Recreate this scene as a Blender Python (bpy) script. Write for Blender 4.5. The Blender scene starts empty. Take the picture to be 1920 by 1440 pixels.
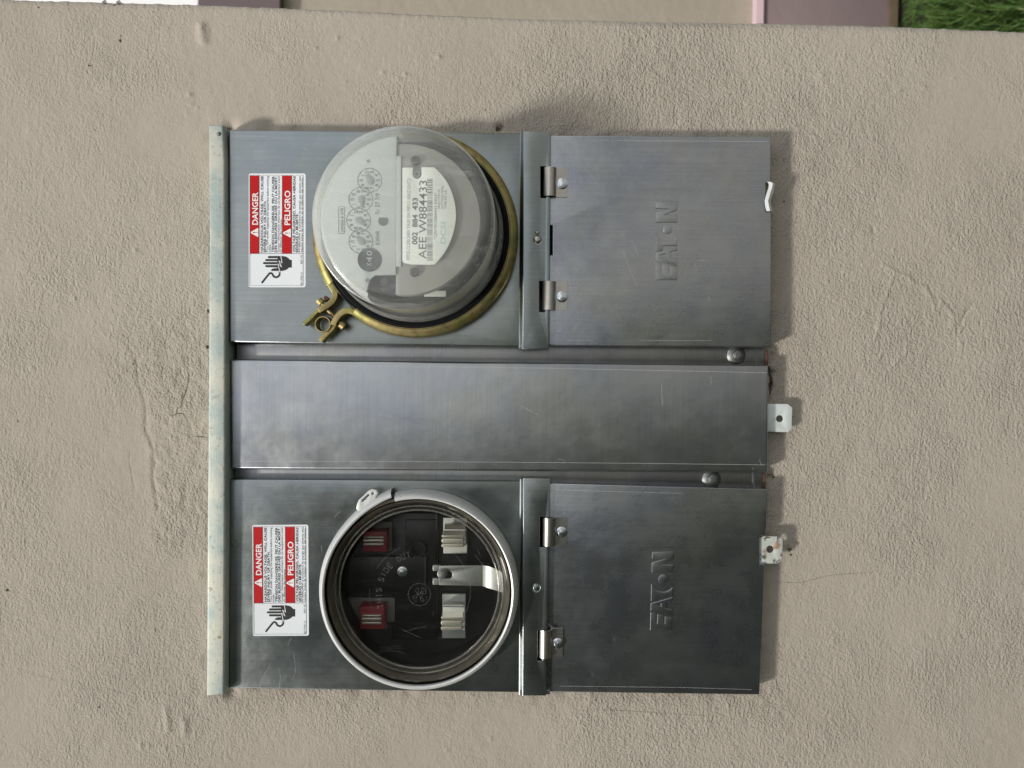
import bpy, bmesh, math, random
import numpy as np
from mathutils import Vector, Matrix
random.seed(5)
C = bpy.context.scene.collection
SC = bpy.context.scene

# ------------------------------------------------------------------ camera model
# wall frame: x = to the right along the wall, y = up, z = out of the wall (metres)
F, CU, CV = 1390.0, 960.0, 720.0        # focal length and centre in photo pixels
D, H0 = 0.70, 1.40                      # camera to wall, camera height above ground
TH, PH = 0.0202, 0.0115                 # small yaw and roll of the hand-held phone
r0, d0, f0 = Vector((0, -1, 0)), Vector((-1, 0, 0)), Vector((0, 0, -1))   # phone held sideways
fwd = math.cos(TH) * f0 + math.sin(TH) * d0
dn1 = math.cos(TH) * d0 - math.sin(TH) * f0
rt = math.cos(PH) * r0 - math.sin(PH) * dn1
dn = math.sin(PH) * r0 + math.cos(PH) * dn1

def P(u, v, z=0.0):
    d = fwd + rt * ((u - CU) / F) + dn * ((v - CV) / F)
    t = (z - D) / d.z
    return (d.x * t, d.y * t)

def px(z): return (D - z) / F            # metres per photo pixel at height z

def W(x, y, z): return Vector((x, -z, y + H0))

cam = bpy.data.cameras.new('camera')
cam.sensor_width = 36.0; cam.lens = F / 1920 * 36.0
cam.clip_start = 0.02; cam.clip_end = 900
cam.dof.use_dof = True; cam.dof.focus_distance = 0.655; cam.dof.aperture_fstop = 8.5
co = bpy.data.objects.new('camera', cam); C.objects.link(co)
def wd(v): return Vector((v.x, -v.z, v.y))
R, U, B = wd(rt), wd(-dn), wd(-fwd)
co.matrix_world = Matrix(((R.x, U.x, B.x, 0), (R.y, U.y, B.y, -D), (R.z, U.z, B.z, H0), (0, 0, 0, 1)))
SC.camera = co

# ------------------------------------------------------------------ sky, sun, exposure
SUN = Vector((-0.60, 1.30, 1.0))         # towards the sun, wall frame
sw = wd(SUN).normalized()
elev = math.asin(sw.z); azim = math.atan2(sw.x, sw.y)
world = bpy.data.worlds.new('World'); SC.world = world; world.use_nodes = True
nt = world.node_tree; nt.nodes.clear()
out = nt.nodes.new('ShaderNodeOutputWorld'); bg = nt.nodes.new('ShaderNodeBackground')
sky = nt.nodes.new('ShaderNodeTexSky'); sky.sky_type = 'NISHITA'; sky.sun_disc = False
sky.sun_elevation = elev; sky.sun_rotation = azim; sky.dust_density = 3.0; sky.air_density = 1.2
# broken bright cloud over the whole sky
tc = nt.nodes.new('ShaderNodeTexCoord'); nz = nt.nodes.new('ShaderNodeTexNoise')
nz.inputs['Scale'].default_value = 2.2; nz.inputs['Detail'].default_value = 6
cr = nt.nodes.new('ShaderNodeValToRGB'); cr.color_ramp.elements[0].position = 0.36; cr.color_ramp.elements[1].position = 0.62
mx = nt.nodes.new('ShaderNodeMix'); mx.data_type = 'RGBA'
mx.inputs[7].default_value = (13.5, 13.5, 13.8, 1)
nt.links.new(tc.outputs['Generated'], nz.inputs['Vector']); nt.links.new(nz.outputs['Fac'], cr.inputs['Fac'])
nt.links.new(cr.outputs['Color'], mx.inputs[0]); nt.links.new(sky.outputs['Color'], mx.inputs[6])
nt.links.new(mx.outputs[2], bg.inputs['Color']); bg.inputs['Strength'].default_value = 0.10
nt.links.new(bg.outputs['Background'], out.inputs['Surface'])
sl = bpy.data.lights.new('sun', 'SUN'); sl.energy = 2.8; sl.angle = math.radians(6.0); sl.color = (1.0, 0.945, 0.87)
so = bpy.data.objects.new('sun', sl); C.objects.link(so)
so.rotation_euler = (-sw).to_track_quat('-Z', 'Y').to_euler(); so.location = (-3, -6, 7)
SC.view_settings.view_transform = 'Standard'; SC.view_settings.look = 'None'
SC.view_settings.gamma = 1; SC.view_settings.use_curve_mapping = False
SC.view_settings.exposure = 0.0
SC.cycles.transparent_max_bounces = 16

# ------------------------------------------------------------------ materials
class N:
    def __init__(s, name):
        s.m = bpy.data.materials.new(name); s.m.use_nodes = True
        s.t = s.m.node_tree; s.b = s.t.nodes['Principled BSDF']; s.o = s.t.nodes['Material Output']
    def n(s, typ, **kw):
        x = s.t.nodes.new(typ)
        for k, v in kw.items():
            if k.startswith('_'): setattr(x, k[1:], v)
            else: x.inputs[k.replace('__', ' ')].default_value = v
        return x
    def l(s, a, b): s.t.links.new(a, b)
    def coord(s, sc=(1, 1, 1)):
        t = s.n('ShaderNodeTexCoord'); mp = s.n('ShaderNodeMapping'); mp.inputs['Scale'].default_value = sc
        g = s.n('ShaderNodeNewGeometry'); s.l(g.outputs['Position'], mp.inputs['Vector'])
        return mp.outputs['Vector']
    def noise(s, vec, scale, detail=3, rough=0.55):
        x = s.n('ShaderNodeTexNoise', Scale=scale, Detail=detail, Roughness=rough); s.l(vec, x.inputs['Vector']); return x.outputs['Fac']
    def ramp(s, fac, stops):
        x = s.n('ShaderNodeValToRGB'); e = x.color_ramp.elements
        e[0].position, e[0].color = stops[0][0], c4(stops[0][1]); e[1].position, e[1].color = stops[-1][0], c4(stops[-1][1])
        for p, c in stops[1:-1]: k = e.new(p); k.color = c4(c)
        s.l(fac, x.inputs['Fac']); return x.outputs['Color']
    def mix(s, fac, a, b, mode='MIX'):
        x = s.n('ShaderNodeMix', _data_type='RGBA', _blend_type=mode)
        for i, v in ((0, fac), (6, a), (7, b)):
            if hasattr(v, 'links') or hasattr(v, 'is_linked'): s.l(v, x.inputs[i])
            else: x.inputs[i].default_value = v if i == 0 else c4(v)
        return x.outputs[2]
    def math(s, op, a, b=0.0):
        x = s.n('ShaderNodeMath', _operation=op)
        for i, v in ((0, a), (1, b)):
            if hasattr(v, 'is_linked'): s.l(v, x.inputs[i])
            else: x.inputs[i].default_value = v
        return x.outputs[0]
    def bump(s, h, strength, dist, normal=None):
        x = s.n('ShaderNodeBump', Strength=strength, Distance=dist); s.l(h, x.inputs['Height'])
        if normal is not None: s.l(normal, x.inputs['Normal'])
        return x.outputs['Normal']
    def set(s, **kw):
        for k, v in kw.items():
            k = k.replace('__', ' ')
            if hasattr(v, 'is_linked'): s.l(v, s.b.inputs[k])
            else: s.b.inputs[k].default_value = c4(v) if isinstance(v, tuple) and len(v) == 3 else v
        return s.m

def c4(c):
    if isinstance(c, (int, float)): return (c, c, c, 1)
    return (*c, 1) if len(c) == 3 else c

def plain(name, col, rough=0.5, metal=0.0, var=0.12, scale=60, spec=0.5, bump=0.0):
    k = N(name); v = k.coord(); f = k.noise(v, scale, 4)
    c = k.mix(f, tuple(x * (1 - var) for x in col), tuple(min(1, x * (1 + var)) for x in col))
    k.set(Base__Color=c, Roughness=rough, Metallic=metal, Specular__IOR__Level=spec)
    if bump: k.set(Normal=k.bump(k.noise(v, scale * 8, 3), 1.0, bump))
    return k.m

def brushed(name, col, rough, axis, tint=(0.48, 0.50, 0.60), streak=0.5, wave=0.0009, metal=0.97):
    """rolled bare sheet metal: grain along one direction, smudges, faint waviness"""
    k = N(name)
    g = k.coord((1, 1, 0.012) if axis == 'y' else (0.012, 1, 1))     # world z is up
    w = k.coord()
    s1 = k.noise(g, 1100, 1); s2 = k.noise(g, 420, 2)
    big = k.noise(w, 9, 5, 0.6); mid = k.noise(w, 38, 6, 0.65); fine = k.noise(w, 160, 4)
    st = k.math('ADD', k.math('MULTIPLY', s1, 0.6), k.math('MULTIPLY', s2, 0.4))
    c = k.mix(k.ramp(big, [(0.38, 0.0), (0.60, 1.0)]), col, tint)
    c = k.mix(k.math('MULTIPLY', k.ramp(k.noise(w, 16, 5, 0.65), [(0.50, 0.0), (0.68, 1.0)]), 0.6), c, (tint[0] * 1.10, tint[1] * 1.05, tint[2] * 0.88))
    c = k.mix(k.math('MULTIPLY', k.ramp(mid, [(0.46, 0.0), (0.70, 1.0)]), 0.28), c, tuple(min(1, x * 1.32) for x in col))
    c = k.mix(k.math('MULTIPLY', k.ramp(fine, [(0.58, 0.0), (0.72, 1.0)]), 0.10), c, tuple(x * 0.7 for x in col))
    c = k.mix(k.ramp(st, [(0.3, 0.0), (0.7, 1.0)]), tuple(0.84 for _ in col), tuple(1.0 for _ in col), 'MIX') if False else c
    dk = k.ramp(st, [(0.35, (1 - 0.22 * streak,) * 3), (0.65, (1.0, 1.0, 1.0))])
    c = k.mix(1.0, c, dk, 'MULTIPLY')
    rg = k.math('ADD', k.math('MULTIPLY', mid, 0.18), rough - 0.09)
    nb = k.bump(big, 1.0, wave)
    nb = k.bump(st, 0.35, 0.00006, nb)
    k.set(Base__Color=c, Roughness=rg, Metallic=metal, Normal=nb)
    return k.m

def mat_stucco():
    k = N('stucco'); v = k.coord()
    n1 = k.noise(v, 430, 2, 0.5); n2 = k.noise(v, 800, 2, 0.5); n3 = k.noise(v, 45, 5, 0.6); n4 = k.noise(v, 5, 4)
    vs = k.coord((0.45, 1, 1)); n5 = k.noise(vs, 330, 2)
    c = k.mix(k.ramp(n4, [(0.3, 0.0), (0.7, 1.0)]), (0.380, 0.343, 0.289), (0.418, 0.380, 0.322))
    c = k.mix(k.math('MULTIPLY', n3, 0.5), c, (0.375, 0.336, 0.284))
    pit = k.ramp(k.noise(v, 210, 2), [(0.70, 0.0), (0.78, 1.0)])
    c = k.mix(k.math('MULTIPLY', pit, 0.55), c, (0.16, 0.135, 0.11))
    h = k.math('ADD', k.math('MULTIPLY', n1, 0.55), k.math('ADD', k.math('MULTIPLY', n2, 0.3), k.math('MULTIPLY', n5, 0.40)))
    at = k.n('ShaderNodeAttribute'); at.attribute_name = 'grain'
    rougher = k.math('MULTIPLY', k.ramp(n3, [(0.3, 0.6), (0.75, 1.0)]), at.outputs['Fac'])
    h = k.math('MULTIPLY', h, rougher)
    st_ = k.noise(k.coord((1, 1, 0.25)), 11, 5, 0.6)
    c = k.mix(k.math('MULTIPLY', k.ramp(st_, [(0.45, 0.0), (0.75, 1.0)]), 0.35), c, (0.35, 0.310, 0.258))
    c = k.mix(k.math('MULTIPLY', k.ramp(k.noise(v, 17, 6, 0.7), [(0.52, 0.0), (0.78, 1.0)]), 0.30), c, (0.47, 0.43, 0.375))
    k.set(Base__Color=c, Roughness=0.88, Specular__IOR__Level=0.25, Normal=k.bump(h, 1.0, 0.0040))
    return k.m

def mat_galv(name='galvanised', warm=0.5):
    """pale weathered zinc with a cream bloom and rust specks"""
    k = N(name); v = k.coord()
    a = k.noise(v, 26, 5, 0.65); b = k.noise(v, 300, 3)
    c = k.mix(k.ramp(a, [(0.42, 0.0), (0.58, 1.0)]), (0.35, 0.42, 0.40), (0.51, 0.52, 0.45))
    c = k.mix(k.math('MULTIPLY', k.ramp(b, [(0.60, 0.0), (0.68, 1.0)]), 0.6), c, (0.25, 0.26, 0.22))
    r = k.ramp(k.noise(v, 75, 4), [(0.66, 0.0), (0.72, 1.0)])
    c = k.mix(k.math('MULTIPLY', r, 0.7), c, (0.22, 0.12, 0.05))
    k.set(Base__Color=c, Roughness=0.55, Metallic=0.25, Normal=k.bump(k.noise(v, 500, 3), 0.6, 0.0003))
    return k.m

def mat_chromate():
    k = N('yellow_chromate'); v = k.coord()
    a = k.noise(v, 34, 4); b = k.noise(v, 120, 4)
    c = k.ramp(a, [(0.30, (0.20, 0.21, 0.08)), (0.45, (0.31, 0.285, 0.10)), (0.57, (0.35, 0.275, 0.13)), (0.72, (0.25, 0.24, 0.10))])
    c = k.mix(k.math('MULTIPLY', k.ramp(b, [(0.50, 0.0), (0.66, 1.0)]), 0.6), c, (0.15, 0.115, 0.055))
    k.set(Base__Color=c, Roughness=0.48, Metallic=0.85, Normal=k.bump(b, 0.5, 0.0005))
    return k.m

def mat_whitering():
    k = N('white_enamel'); v = k.coord()
    c = k.mix(k.noise(v, 30, 4), (0.52, 0.53, 0.52), (0.66, 0.68, 0.67))
    sp = k.ramp(k.noise(v, 420, 3, 0.6), [(0.66, 0.0), (0.70, 1.0)])
    c = k.mix(k.math('MULTIPLY', sp, 0.8), c, (0.05, 0.045, 0.03))
    st = k.ramp(k.noise(v, 28, 3), [(0.69, 0.0), (0.73, 1.0)])
    c = k.mix(st, c, (0.28, 0.19, 0.06))
    k.set(Base__Color=c, Roughness=0.42, Metallic=0.3)
    return k.m

def mat_clear(name, haze, hazecol, rough=0.03, dust=0.04, refl=1.0, scale=70, aniso=None):
    """thin clear cover: lets light straight through, reflects at grazing angles, carries a film of haze and a painted edge glare"""
    k = N(name); k.t.nodes.remove(k.b)
    v = k.coord()
    tr = k.n('ShaderNodeBsdfTransparent', Color=(0.95, 0.96, 0.93, 1))
    gl = k.n('ShaderNodeBsdfGlossy', Roughness=rough)
    lw = k.n('ShaderNodeLayerWeight', Blend=0.5)
    p = k.math('POWER', lw.outputs['Facing'], 4.0)
    fr = k.math('MULTIPLY', k.math('ADD', k.math('MULTIPLY', p, 0.80), 0.045), refl)
    df = k.n('ShaderNodeBsdfDiffuse', Color=c4(hazecol))
    tl = k.n('ShaderNodeBsdfTranslucent', Color=c4(hazecol))
    hz = k.n('ShaderNodeMixShader'); hz.inputs[0].default_value = 0.45
    k.l(df.outputs[0], hz.inputs[1]); k.l(tl.outputs[0], hz.inputs[2])
    spk = k.ramp(k.noise(v, 520, 3), [(0.64, 0.0), (0.74, 1.0)])
    cloud = k.noise(v, scale, 5, 0.6)
    edge = k.math('POWER', lw.outputs['Facing'], 2.0)
    f = k.math('ADD', k.math('MULTIPLY', cloud, haze * 0.9), k.math('MULTIPLY', edge, haze * 2.2))
    f = k.math('ADD', f, k.math('MULTIPLY', spk, dust))
    f = k.math('ADD', f, haze * 0.3)
    sk = k.ramp(k.noise(k.coord((1, 1, 0.12)), 160, 4, 0.65), [(0.50, 0.0), (0.75, 1.0)])
    f = k.math('ADD', f, k.math('MULTIPLY', sk, haze * 0.9))
    f = k.math('ADD', f, k.math('MULTIPLY', k.math('POWER', lw.outputs['Facing'], 6.0), haze * 4.0))  # extra pale edge, standing in for sky glare on the rounded shoulder
    m1 = k.n('ShaderNodeMixShader'); k.l(f, m1.inputs[0]); k.l(tr.outputs[0], m1.inputs[1]); k.l(hz.outputs[0], m1.inputs[2])
    m2 = k.n('ShaderNodeMixShader'); k.l(fr, m2.inputs[0]); k.l(m1.outputs[0], m2.inputs[1]); k.l(gl.outputs[0], m2.inputs[2])
    k.l(m2.outputs[0], k.o.inputs['Surface'])
    return k.m

def mat_film(name, col, alpha):
    k = N(name); k.t.nodes.remove(k.b)
    tr = k.n('ShaderNodeBsdfTransparent'); df = k.n('ShaderNodeBsdfDiffuse', Color=c4(col))
    m = k.n('ShaderNodeMixShader'); m.inputs[0].default_value = alpha
    k.l(tr.outputs[0], m.inputs[1]); k.l(df.outputs[0], m.inputs[2]); k.l(m.outputs[0], k.o.inputs['Surface'])
    return k.m

M = {}
M['stucco'] = mat_stucco()
M['cover'] = brushed('cover_sheet', (0.29, 0.312, 0.310), 0.30, 'y', (0.235, 0.268, 0.278))
M['door'] = brushed('door_sheet', (0.37, 0.383, 0.378), 0.28, 'y', (0.295, 0.318, 0.365), metal=0.945)
M['centre'] = brushed('centre_sheet', (0.40, 0.415, 0.415), 0.32, 'x', (0.335, 0.357, 0.395))
M['strip'] = brushed('channel_sheet', (0.29, 0.297, 0.292), 0.36, 'x', (0.25, 0.258, 0.275))
M['hinge'] = brushed('hinge_steel', (0.50, 0.48, 0.45), 0.32, 'y', (0.45, 0.44, 0.42))
M['zinc'] = plain('zinc_screw', (0.62, 0.66, 0.70), 0.25, 1.0, 0.1, 200)
M['bolt'] = plain('grey_bolt', (0.20, 0.21, 0.205), 0.5, 1.0, 0.15, 200)
M['dark'] = plain('dark_cavity', (0.012, 0.012, 0.013), 0.7)
M['galv'] = mat_galv()
M['tab'] = plain('pale_zinc', (0.66, 0.72, 0.70), 0.5, 0.2, 0.12, 120, bump=0.0002)
k = N('rusty_zinc'); v = k.coord()
c = k.mix(k.noise(v, 130, 4), (0.42, 0.50, 0.50), (0.68, 0.68, 0.58))
c = k.mix(k.ramp(k.noise(v, 170, 4, 0.6), [(0.54, 0.0), (0.60, 1.0)]), c, (0.12, 0.12, 0.10))
c = k.mix(k.ramp(k.noise(v, 75, 3), [(0.54, 0.0), (0.65, 0.85)]), c, (0.34, 0.15, 0.05))
M['rusty'] = k.set(Base__Color=c, Roughness=0.6, Metallic=0.2, Normal=k.bump(k.noise(v, 300, 3), 1.0, 0.0004))
M['rust'] = plain('rust', (0.13, 0.07, 0.045), 0.9, 0.0, 0.5, 500, bump=0.0008)
M['chromate'] = mat_chromate()
M['white_ring'] = mat_whitering()
M['sticker'] = plain('sticker_white', (0.72, 0.76, 0.79), 0.35, 0.0, 0.03, 30)
M['red'] = plain('sticker_red', (0.44, 0.007, 0.009), 0.55, 0.0, 0.10, 40, 0.2)
M['ink'] = plain('black_ink', (0.012, 0.012, 0.014), 0.45, 0.0, 0.0)
M['grey_ink'] = plain('grey_ink', (0.10, 0.12, 0.12), 0.5, 0.0, 0.05)
M['pale_ink'] = plain('faded_ink', (0.19, 0.22, 0.22), 0.5, 0.0, 0.05)
M['dial_ink'] = plain('dial_ink', (0.11, 0.125, 0.125), 0.5, 0.0, 0.05)
M['white_ink'] = plain('white_ink', (0.75, 0.76, 0.76), 0.45, 0.0, 0.02)
M['blue_ink'] = plain('pale_blue_ink', (0.42, 0.62, 0.66), 0.5, 0.0, 0.05)
M['dial_plate'] = plain('dial_plate', (0.51, 0.545, 0.545), 0.40, 0.0, 0.04, 30)
M['frame'] = plain('cast_frame', (0.31, 0.31, 0.29), 0.45, 0.2, 0.12, 90)
M['name_plate'] = plain('name_plate', (0.86, 0.89, 0.86), 0.4, 0.0, 0.03, 40)
M['bakelite'] = plain('black_base', (0.018, 0.019, 0.021), 0.32, 0.0, 0.2, 120)
M['meter_body'] = plain('meter_body', (0.05, 0.047, 0.042), 0.5, 0.2, 0.35, 30)
M['glass'] = mat_clear('aged_dome', 0.20, (0.86, 0.89, 0.86), 0.09, 0.08, 1.4)
M['clear'] = mat_clear('clear_cover', 0.014, (0.75, 0.76, 0.72), 0.02, 0.05, 0.45, 40)
M['ridge'] = mat_clear('clear_ridge', 0.22, (0.72, 0.70, 0.62), 0.12, 0.0, 1.6)
M['clear_rim'] = mat_clear('clear_rim', 0.05, (0.62, 0.58, 0.48), 0.05, 0.05, 1.6)
M['emboss'] = mat_film('moulded_mark', (0.75, 0.77, 0.75), 0.08)
M['film'] = mat_film('cover_scuff', (0.70, 0.72, 0.70), 0.07)
M['scuff'] = mat_film('scuff', (0.80, 0.82, 0.80), 0.20)
M['bend'] = mat_film('bend', (0.75, 0.77, 0.78), 0.30)
M['black_plastic'] = plain('black_plastic', (0.0045, 0.005, 0.0055), 0.35, 0.0, 0.3, 60)
M['jaw_red'] = plain('red_plastic', (0.22, 0.010, 0.022), 0.45, 0.0, 0.1)
M['jaw_metal'] = plain('tinned_jaw', (0.60, 0.58, 0.50), 0.35, 0.8, 0.2, 120)
M['jaw_plate'] = plain('grey_insulator', (0.50, 0.51, 0.49), 0.5, 0.0, 0.08, 60)
M['jaw_grey'] = plain('dull_insulator', (0.14, 0.14, 0.135), 0.6, 0.0, 0.15, 40)
M['gasket'] = plain('brown_rim', (0.10, 0.087, 0.066), 0.45, 0.35, 0.25, 60)
M['scratch'] = plain('scratch', (0.72, 0.74, 0.74), 0.45, 0.6, 0.1)

# ------------------------------------------------------------------ geometry helpers (wall frame)
DG = lambda: bpy.context.evaluated_depsgraph_get()

def from_curve(cu, z0, z1, flip=False):
    o = bpy.data.objects.new('tmp', cu); C.objects.link(o)
    bpy.context.view_layer.update()
    me = bpy.data.meshes.new_from_object(o.evaluated_get(DG()))
    zm = (z0 + z1) / 2
    vs = [(p.co.x, p.co.y, p.co.z + zm) for p in me.vertices]; fs = [tuple(f.vertices) for f in me.polygons]
    bpy.data.objects.remove(o); bpy.data.meshes.remove(me); bpy.data.curves.remove(cu)
    return vs, fs

def plate(loops, z0, z1, bev=0.0, res=2):
    cu = bpy.data.curves.new('tmp', 'CURVE'); cu.dimensions = '2D'
    flat = abs(z1 - z0) < 1e-9
    cu.fill_mode = 'FRONT' if flat else 'BOTH'
    cu.extrude = max(0.0, (z1 - z0) / 2 - bev); cu.bevel_depth = bev; cu.bevel_resolution = res
    cu.offset = -bev
    for lp in loops:
        s = cu.splines.new('POLY'); s.points.add(len(lp) - 1); s.use_cyclic_u = True
        for p, q in zip(s.points, lp): p.co = (q[0], q[1], 0, 1)
    return from_curve(cu, z0, z1)

def join(*gs):
    V, Fc = [], []
    for v, f in gs:
        n = len(V); V += list(v); Fc += [tuple(i + n for i in q) for q in f]
    return V, Fc

def pl(pts, z): return [P(u, v, z) for u, v in pts]
def rect(u0, v0, u1, v1): return [(u0, v0), (u1, v0), (u1, v1), (u0, v1)]
def circ(cx, cy, r, n=48, a0=0.0, a1=2 * math.pi):
    return [(cx + r * math.cos(a0 + (a1 - a0) * i / n), cy + r * math.sin(a0 + (a1 - a0) * i / n)) for i in range(n)]
def rrect(u0, v0, u1, v1, r, n=5):
    o = []
    for cx, cy, a in ((u1 - r, v1 - r, 0), (u0 + r, v1 - r, 90), (u0 + r, v0 + r, 180), (u1 - r, v0 + r, 270)):
        for i in range(n + 1):
            t = math.radians(a + 90 * i / n); o.append((cx + r * math.cos(t), cy + r * math.sin(t)))
    return o

def box(u0, v0, u1, v1, z0, z1, bev=0.0008, res=2, zp=None):
    return plate([pl(rect(u0, v0, u1, v1), z1 if zp is None else zp)], z0, z1, bev, res)

def lathe(cx, cy, prof, n=96, a0=0.0, a1=2 * math.pi, off=None):
    full = abs(a1 - a0 - 2 * math.pi) < 1e-6; V, Fc = [], []
    m = len(prof); k = n if full else n + 1
    for i in range(k):
        a = a0 + (a1 - a0) * i / n; e = off(i / n) if off else 0.0
        for r, z in prof: V.append((cx + (r + e) * math.cos(a), cy + (r + e) * math.sin(a), z))
    for i in range(n):
        for j in range(m - 1):
            p, q = i * m + j, ((i + 1) % k) * m + j
            Fc.append((p, q, q + 1, p + 1))
    return V, Fc

def stroke(pts, w, z, z1=None, closed=False):
    """flat (or upright) strip of width w (metres) along points in metres"""
    n = len(pts); L, Rr = [], []
    for i, p in enumerate(pts):
        a = pts[i - 1] if (i or closed) else p; b = pts[(i + 1) % n] if (i < n - 1 or closed) else p
        d = Vector((b[0] - a[0], b[1] - a[1])); d = d.normalized() if d.length > 0 else Vector((1, 0))
        nn = Vector((-d.y, d.x)); ww = w[i] if isinstance(w, (list, tuple)) else w
        L.append((p[0] + nn.x * ww / 2, p[1] + nn.y * ww / 2)); Rr.append((p[0] - nn.x * ww / 2, p[1] - nn.y * ww / 2))
    if z1 is None:
        V = [(x, y, z) for x, y in L] + [(x, y, z) for x, y in Rr]; m = n if closed else n - 1
        return V, [(i, n + i, n + (i + 1) % n, (i + 1) % n) for i in range(m)]
    return plate([L + Rr[::-1]], z, z1, min(0.0006, (min(w) if isinstance(w, (list, tuple)) else w) * 0.3))

def smooth(pts, k=6):
    o = []
    n = len(pts)
    for i in range(n - 1):
        p0, p1, p2, p3 = pts[max(i - 1, 0)], pts[i], pts[i + 1], pts[min(i + 2, n - 1)]
        for j in range(k):
            t = j / k
            o.append(tuple(0.5 * (2 * b + (c - a) * t + (2 * a - 5 * b + 4 * c - d) * t * t + (3 * b - a - 3 * c + d) * t ** 3)
                           for a, b, c, d in zip(p0, p1, p2, p3)))
    return o + [pts[-1]]

def tube(p0, p1, r, n=14, cap=True):
    a, b = Vector(p0), Vector(p1); d = (b - a).normalized()
    s = d.orthogonal().normalized(); t = d.cross(s); V, Fc = [], []
    for q in (a, b):
        for i in range(n):
            k = 2 * math.pi * i / n; V.append(tuple(q + (s * math.cos(k) + t * math.sin(k)) * r))
    Fc = [(i, (i + 1) % n, n + (i + 1) % n, n + i) for i in range(n)]
    if cap: Fc += [tuple(range(n))[::-1], tuple(range(n, 2 * n))]
    return V, Fc

def text(s, u, v0, v1, h, z, bold=0.0, sp=1.0, narrow=False):
    """lettering that reads upwards in the sideways photo: baseline at u, from v0 to v1, capitals h pixels tall"""
    cu = bpy.data.curves.new('tmp', 'FONT'); cu.body = s; cu.size = 1.0; cu.offset = bold; cu.space_character = sp
    cu.resolution_u = 3
    vs, fs = from_curve(cu, 0, 0)
    if not vs: return [], []
    x0 = min(p[0] for p in vs); x1 = max(p[0] for p in vs); y1 = max(p[1] for p in vs)
    if any(c in s for c in 'ÉÍ'): y1 *= 0.8
    k = px(z); ox, oy = P(u, v0, z)
    sx = (v0 - v1) * k / (x1 - x0); sy = h * k / y1
    return [(ox + (a - x0) * sx, oy + b * sy, z) for a, b, _ in vs], fs

def obj(name, geo, mat, parent=None, label=None, cat=None, group=None, kind=None, angle=35, base=None):
    vs = [W(*p) for p in geo[0]]
    if base is None:
        lo = [min(p[i] for p in vs) for i in range(3)]; hi = [max(p[i] for p in vs) for i in range(3)]
        c = Vector([(a + b) / 2 for a, b in zip(lo, hi)])
    else: c = Vector(base)
    me = bpy.data.meshes.new(name); me.from_pydata([tuple(p - c) for p in vs], [], geo[1])
    bm = bmesh.new(); bm.from_mesh(me)
    bmesh.ops.remove_doubles(bm, verts=bm.verts, dist=1e-6)
    bmesh.ops.recalc_face_normals(bm, faces=bm.faces)
    for f in bm.faces: f.smooth = abs(f.normal.y) < 0.9995
    bm.to_mesh(me); bm.free()
    me.set_sharp_from_angle(angle=math.radians(angle)); me.update()
    me.materials.append(mat)
    o = bpy.data.objects.new(name, me); C.objects.link(o)
    if parent is not None:
        o.parent = parent; o.location = c - WORLD[parent.name]
    else: o.location = c
    WORLD[o.name] = c
    props(o, label, cat, group, kind)
    return o
WORLD = {}

def props(o, label=None, cat=None, group=None, kind=None):
    for k, v in (('label', label), ('category', cat), ('group', group), ('kind', kind)):
        if v: o[k] = v

def empty(name, loc, label, cat, group=None):
    o = bpy.data.objects.new(name, None); C.objects.link(o); o.location = loc; o.empty_display_size = 0.05
    WORLD[o.name] = Vector(loc); props(o, label, cat, group); return o

def copy_part(o, parent, delta):
    c = o.copy(); C.objects.link(c); c.parent = parent
    wl = WORLD[o.name] + delta; c.location = wl - WORLD[parent.name]; WORLD[c.name] = wl
    for ch in list(o.children): copy_part(ch, c, delta)
    return c

# ------------------------------------------------------------------ setting: ground, grass, walls
def sheet(name, x0, x1, y0, y1, z, mat):
    me = bpy.data.meshes.new(name)
    me.from_pydata([(x0, y0, z), (x1, y0, z), (x1, y1, z), (x0, y1, z)], [], [(0, 1, 2, 3)])
    me.materials.append(mat); o = bpy.data.objects.new(name, me); C.objects.link(o); o['kind'] = 'structure'; return o

k = N('lawn_soil'); v = k.coord()
c = k.mix(k.noise(v, 0.9, 5), (0.045, 0.065, 0.022), (0.085, 0.105, 0.045)); c = k.mix(k.math('MULTIPLY', k.noise(v, 30, 4), 0.6), c, (0.035, 0.028, 0.016))
M['soil'] = k.set(Base__Color=c, Roughness=0.95)
sheet('ground', -160, 160, -160, 160, 0.0, M['soil'])

# the stucco wall: a fine relief where the photograph looks, coarse beyond
zu, zl = 0.022, 0.018                       # face heights of the upper and the lower meter section
bx1, _ = P(700, 247, zu); bx0, _ = P(700, 1293, zl)
_, by1 = P(400, 700, 0.02); _, by0 = P(1436, 700, 0.02)
HX0, HX1, HY0, HY1 = bx0 + 0.0035, bx1 - 0.0035, by0 + 0.004, by1
EDGE = [(-300, -18), (60, -3), (186, 0.5), (372, 5), (530, 11), (775, 22.5), (1000, 32), (1400, 40), (1665, 46), (1920, 56.5), (2300, 66)]
ep = [P(u, v, 0.0) for u, v in EDGE]
ey = np.array([p[1] for p in ep])[::-1]; ex = np.array([p[0] for p in ep])[::-1]
XR = float(ex.max())
STEP = 0.0012
fx = np.arange(-0.43, XR - 0.003, STEP); fy = np.arange(-0.54, 0.54, STEP)
rs = np.random.RandomState(3)
def field(sig, ax=1.0, ay=1.0):
    n, m = len(fx), len(fy); w = rs.normal(size=(n, m))
    kx = np.fft.fftfreq(n, STEP)[:, None]; ky = np.fft.fftfreq(m, STEP)[None, :]
    g = np.fft.ifft2(np.fft.fft2(w) * np.exp(-2 * (math.pi * sig) ** 2 * ((kx * ax) ** 2 + (ky * ay) ** 2))).real
    return g / g.std()
Z = 0.00006 * field(0.0016) + 0.00005 * field(0.005) + 0.00010 * field(0.03) + 0.0003 * field(0.1)
GX, GY = np.meshgrid(fx, fy, indexing='ij')
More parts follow.
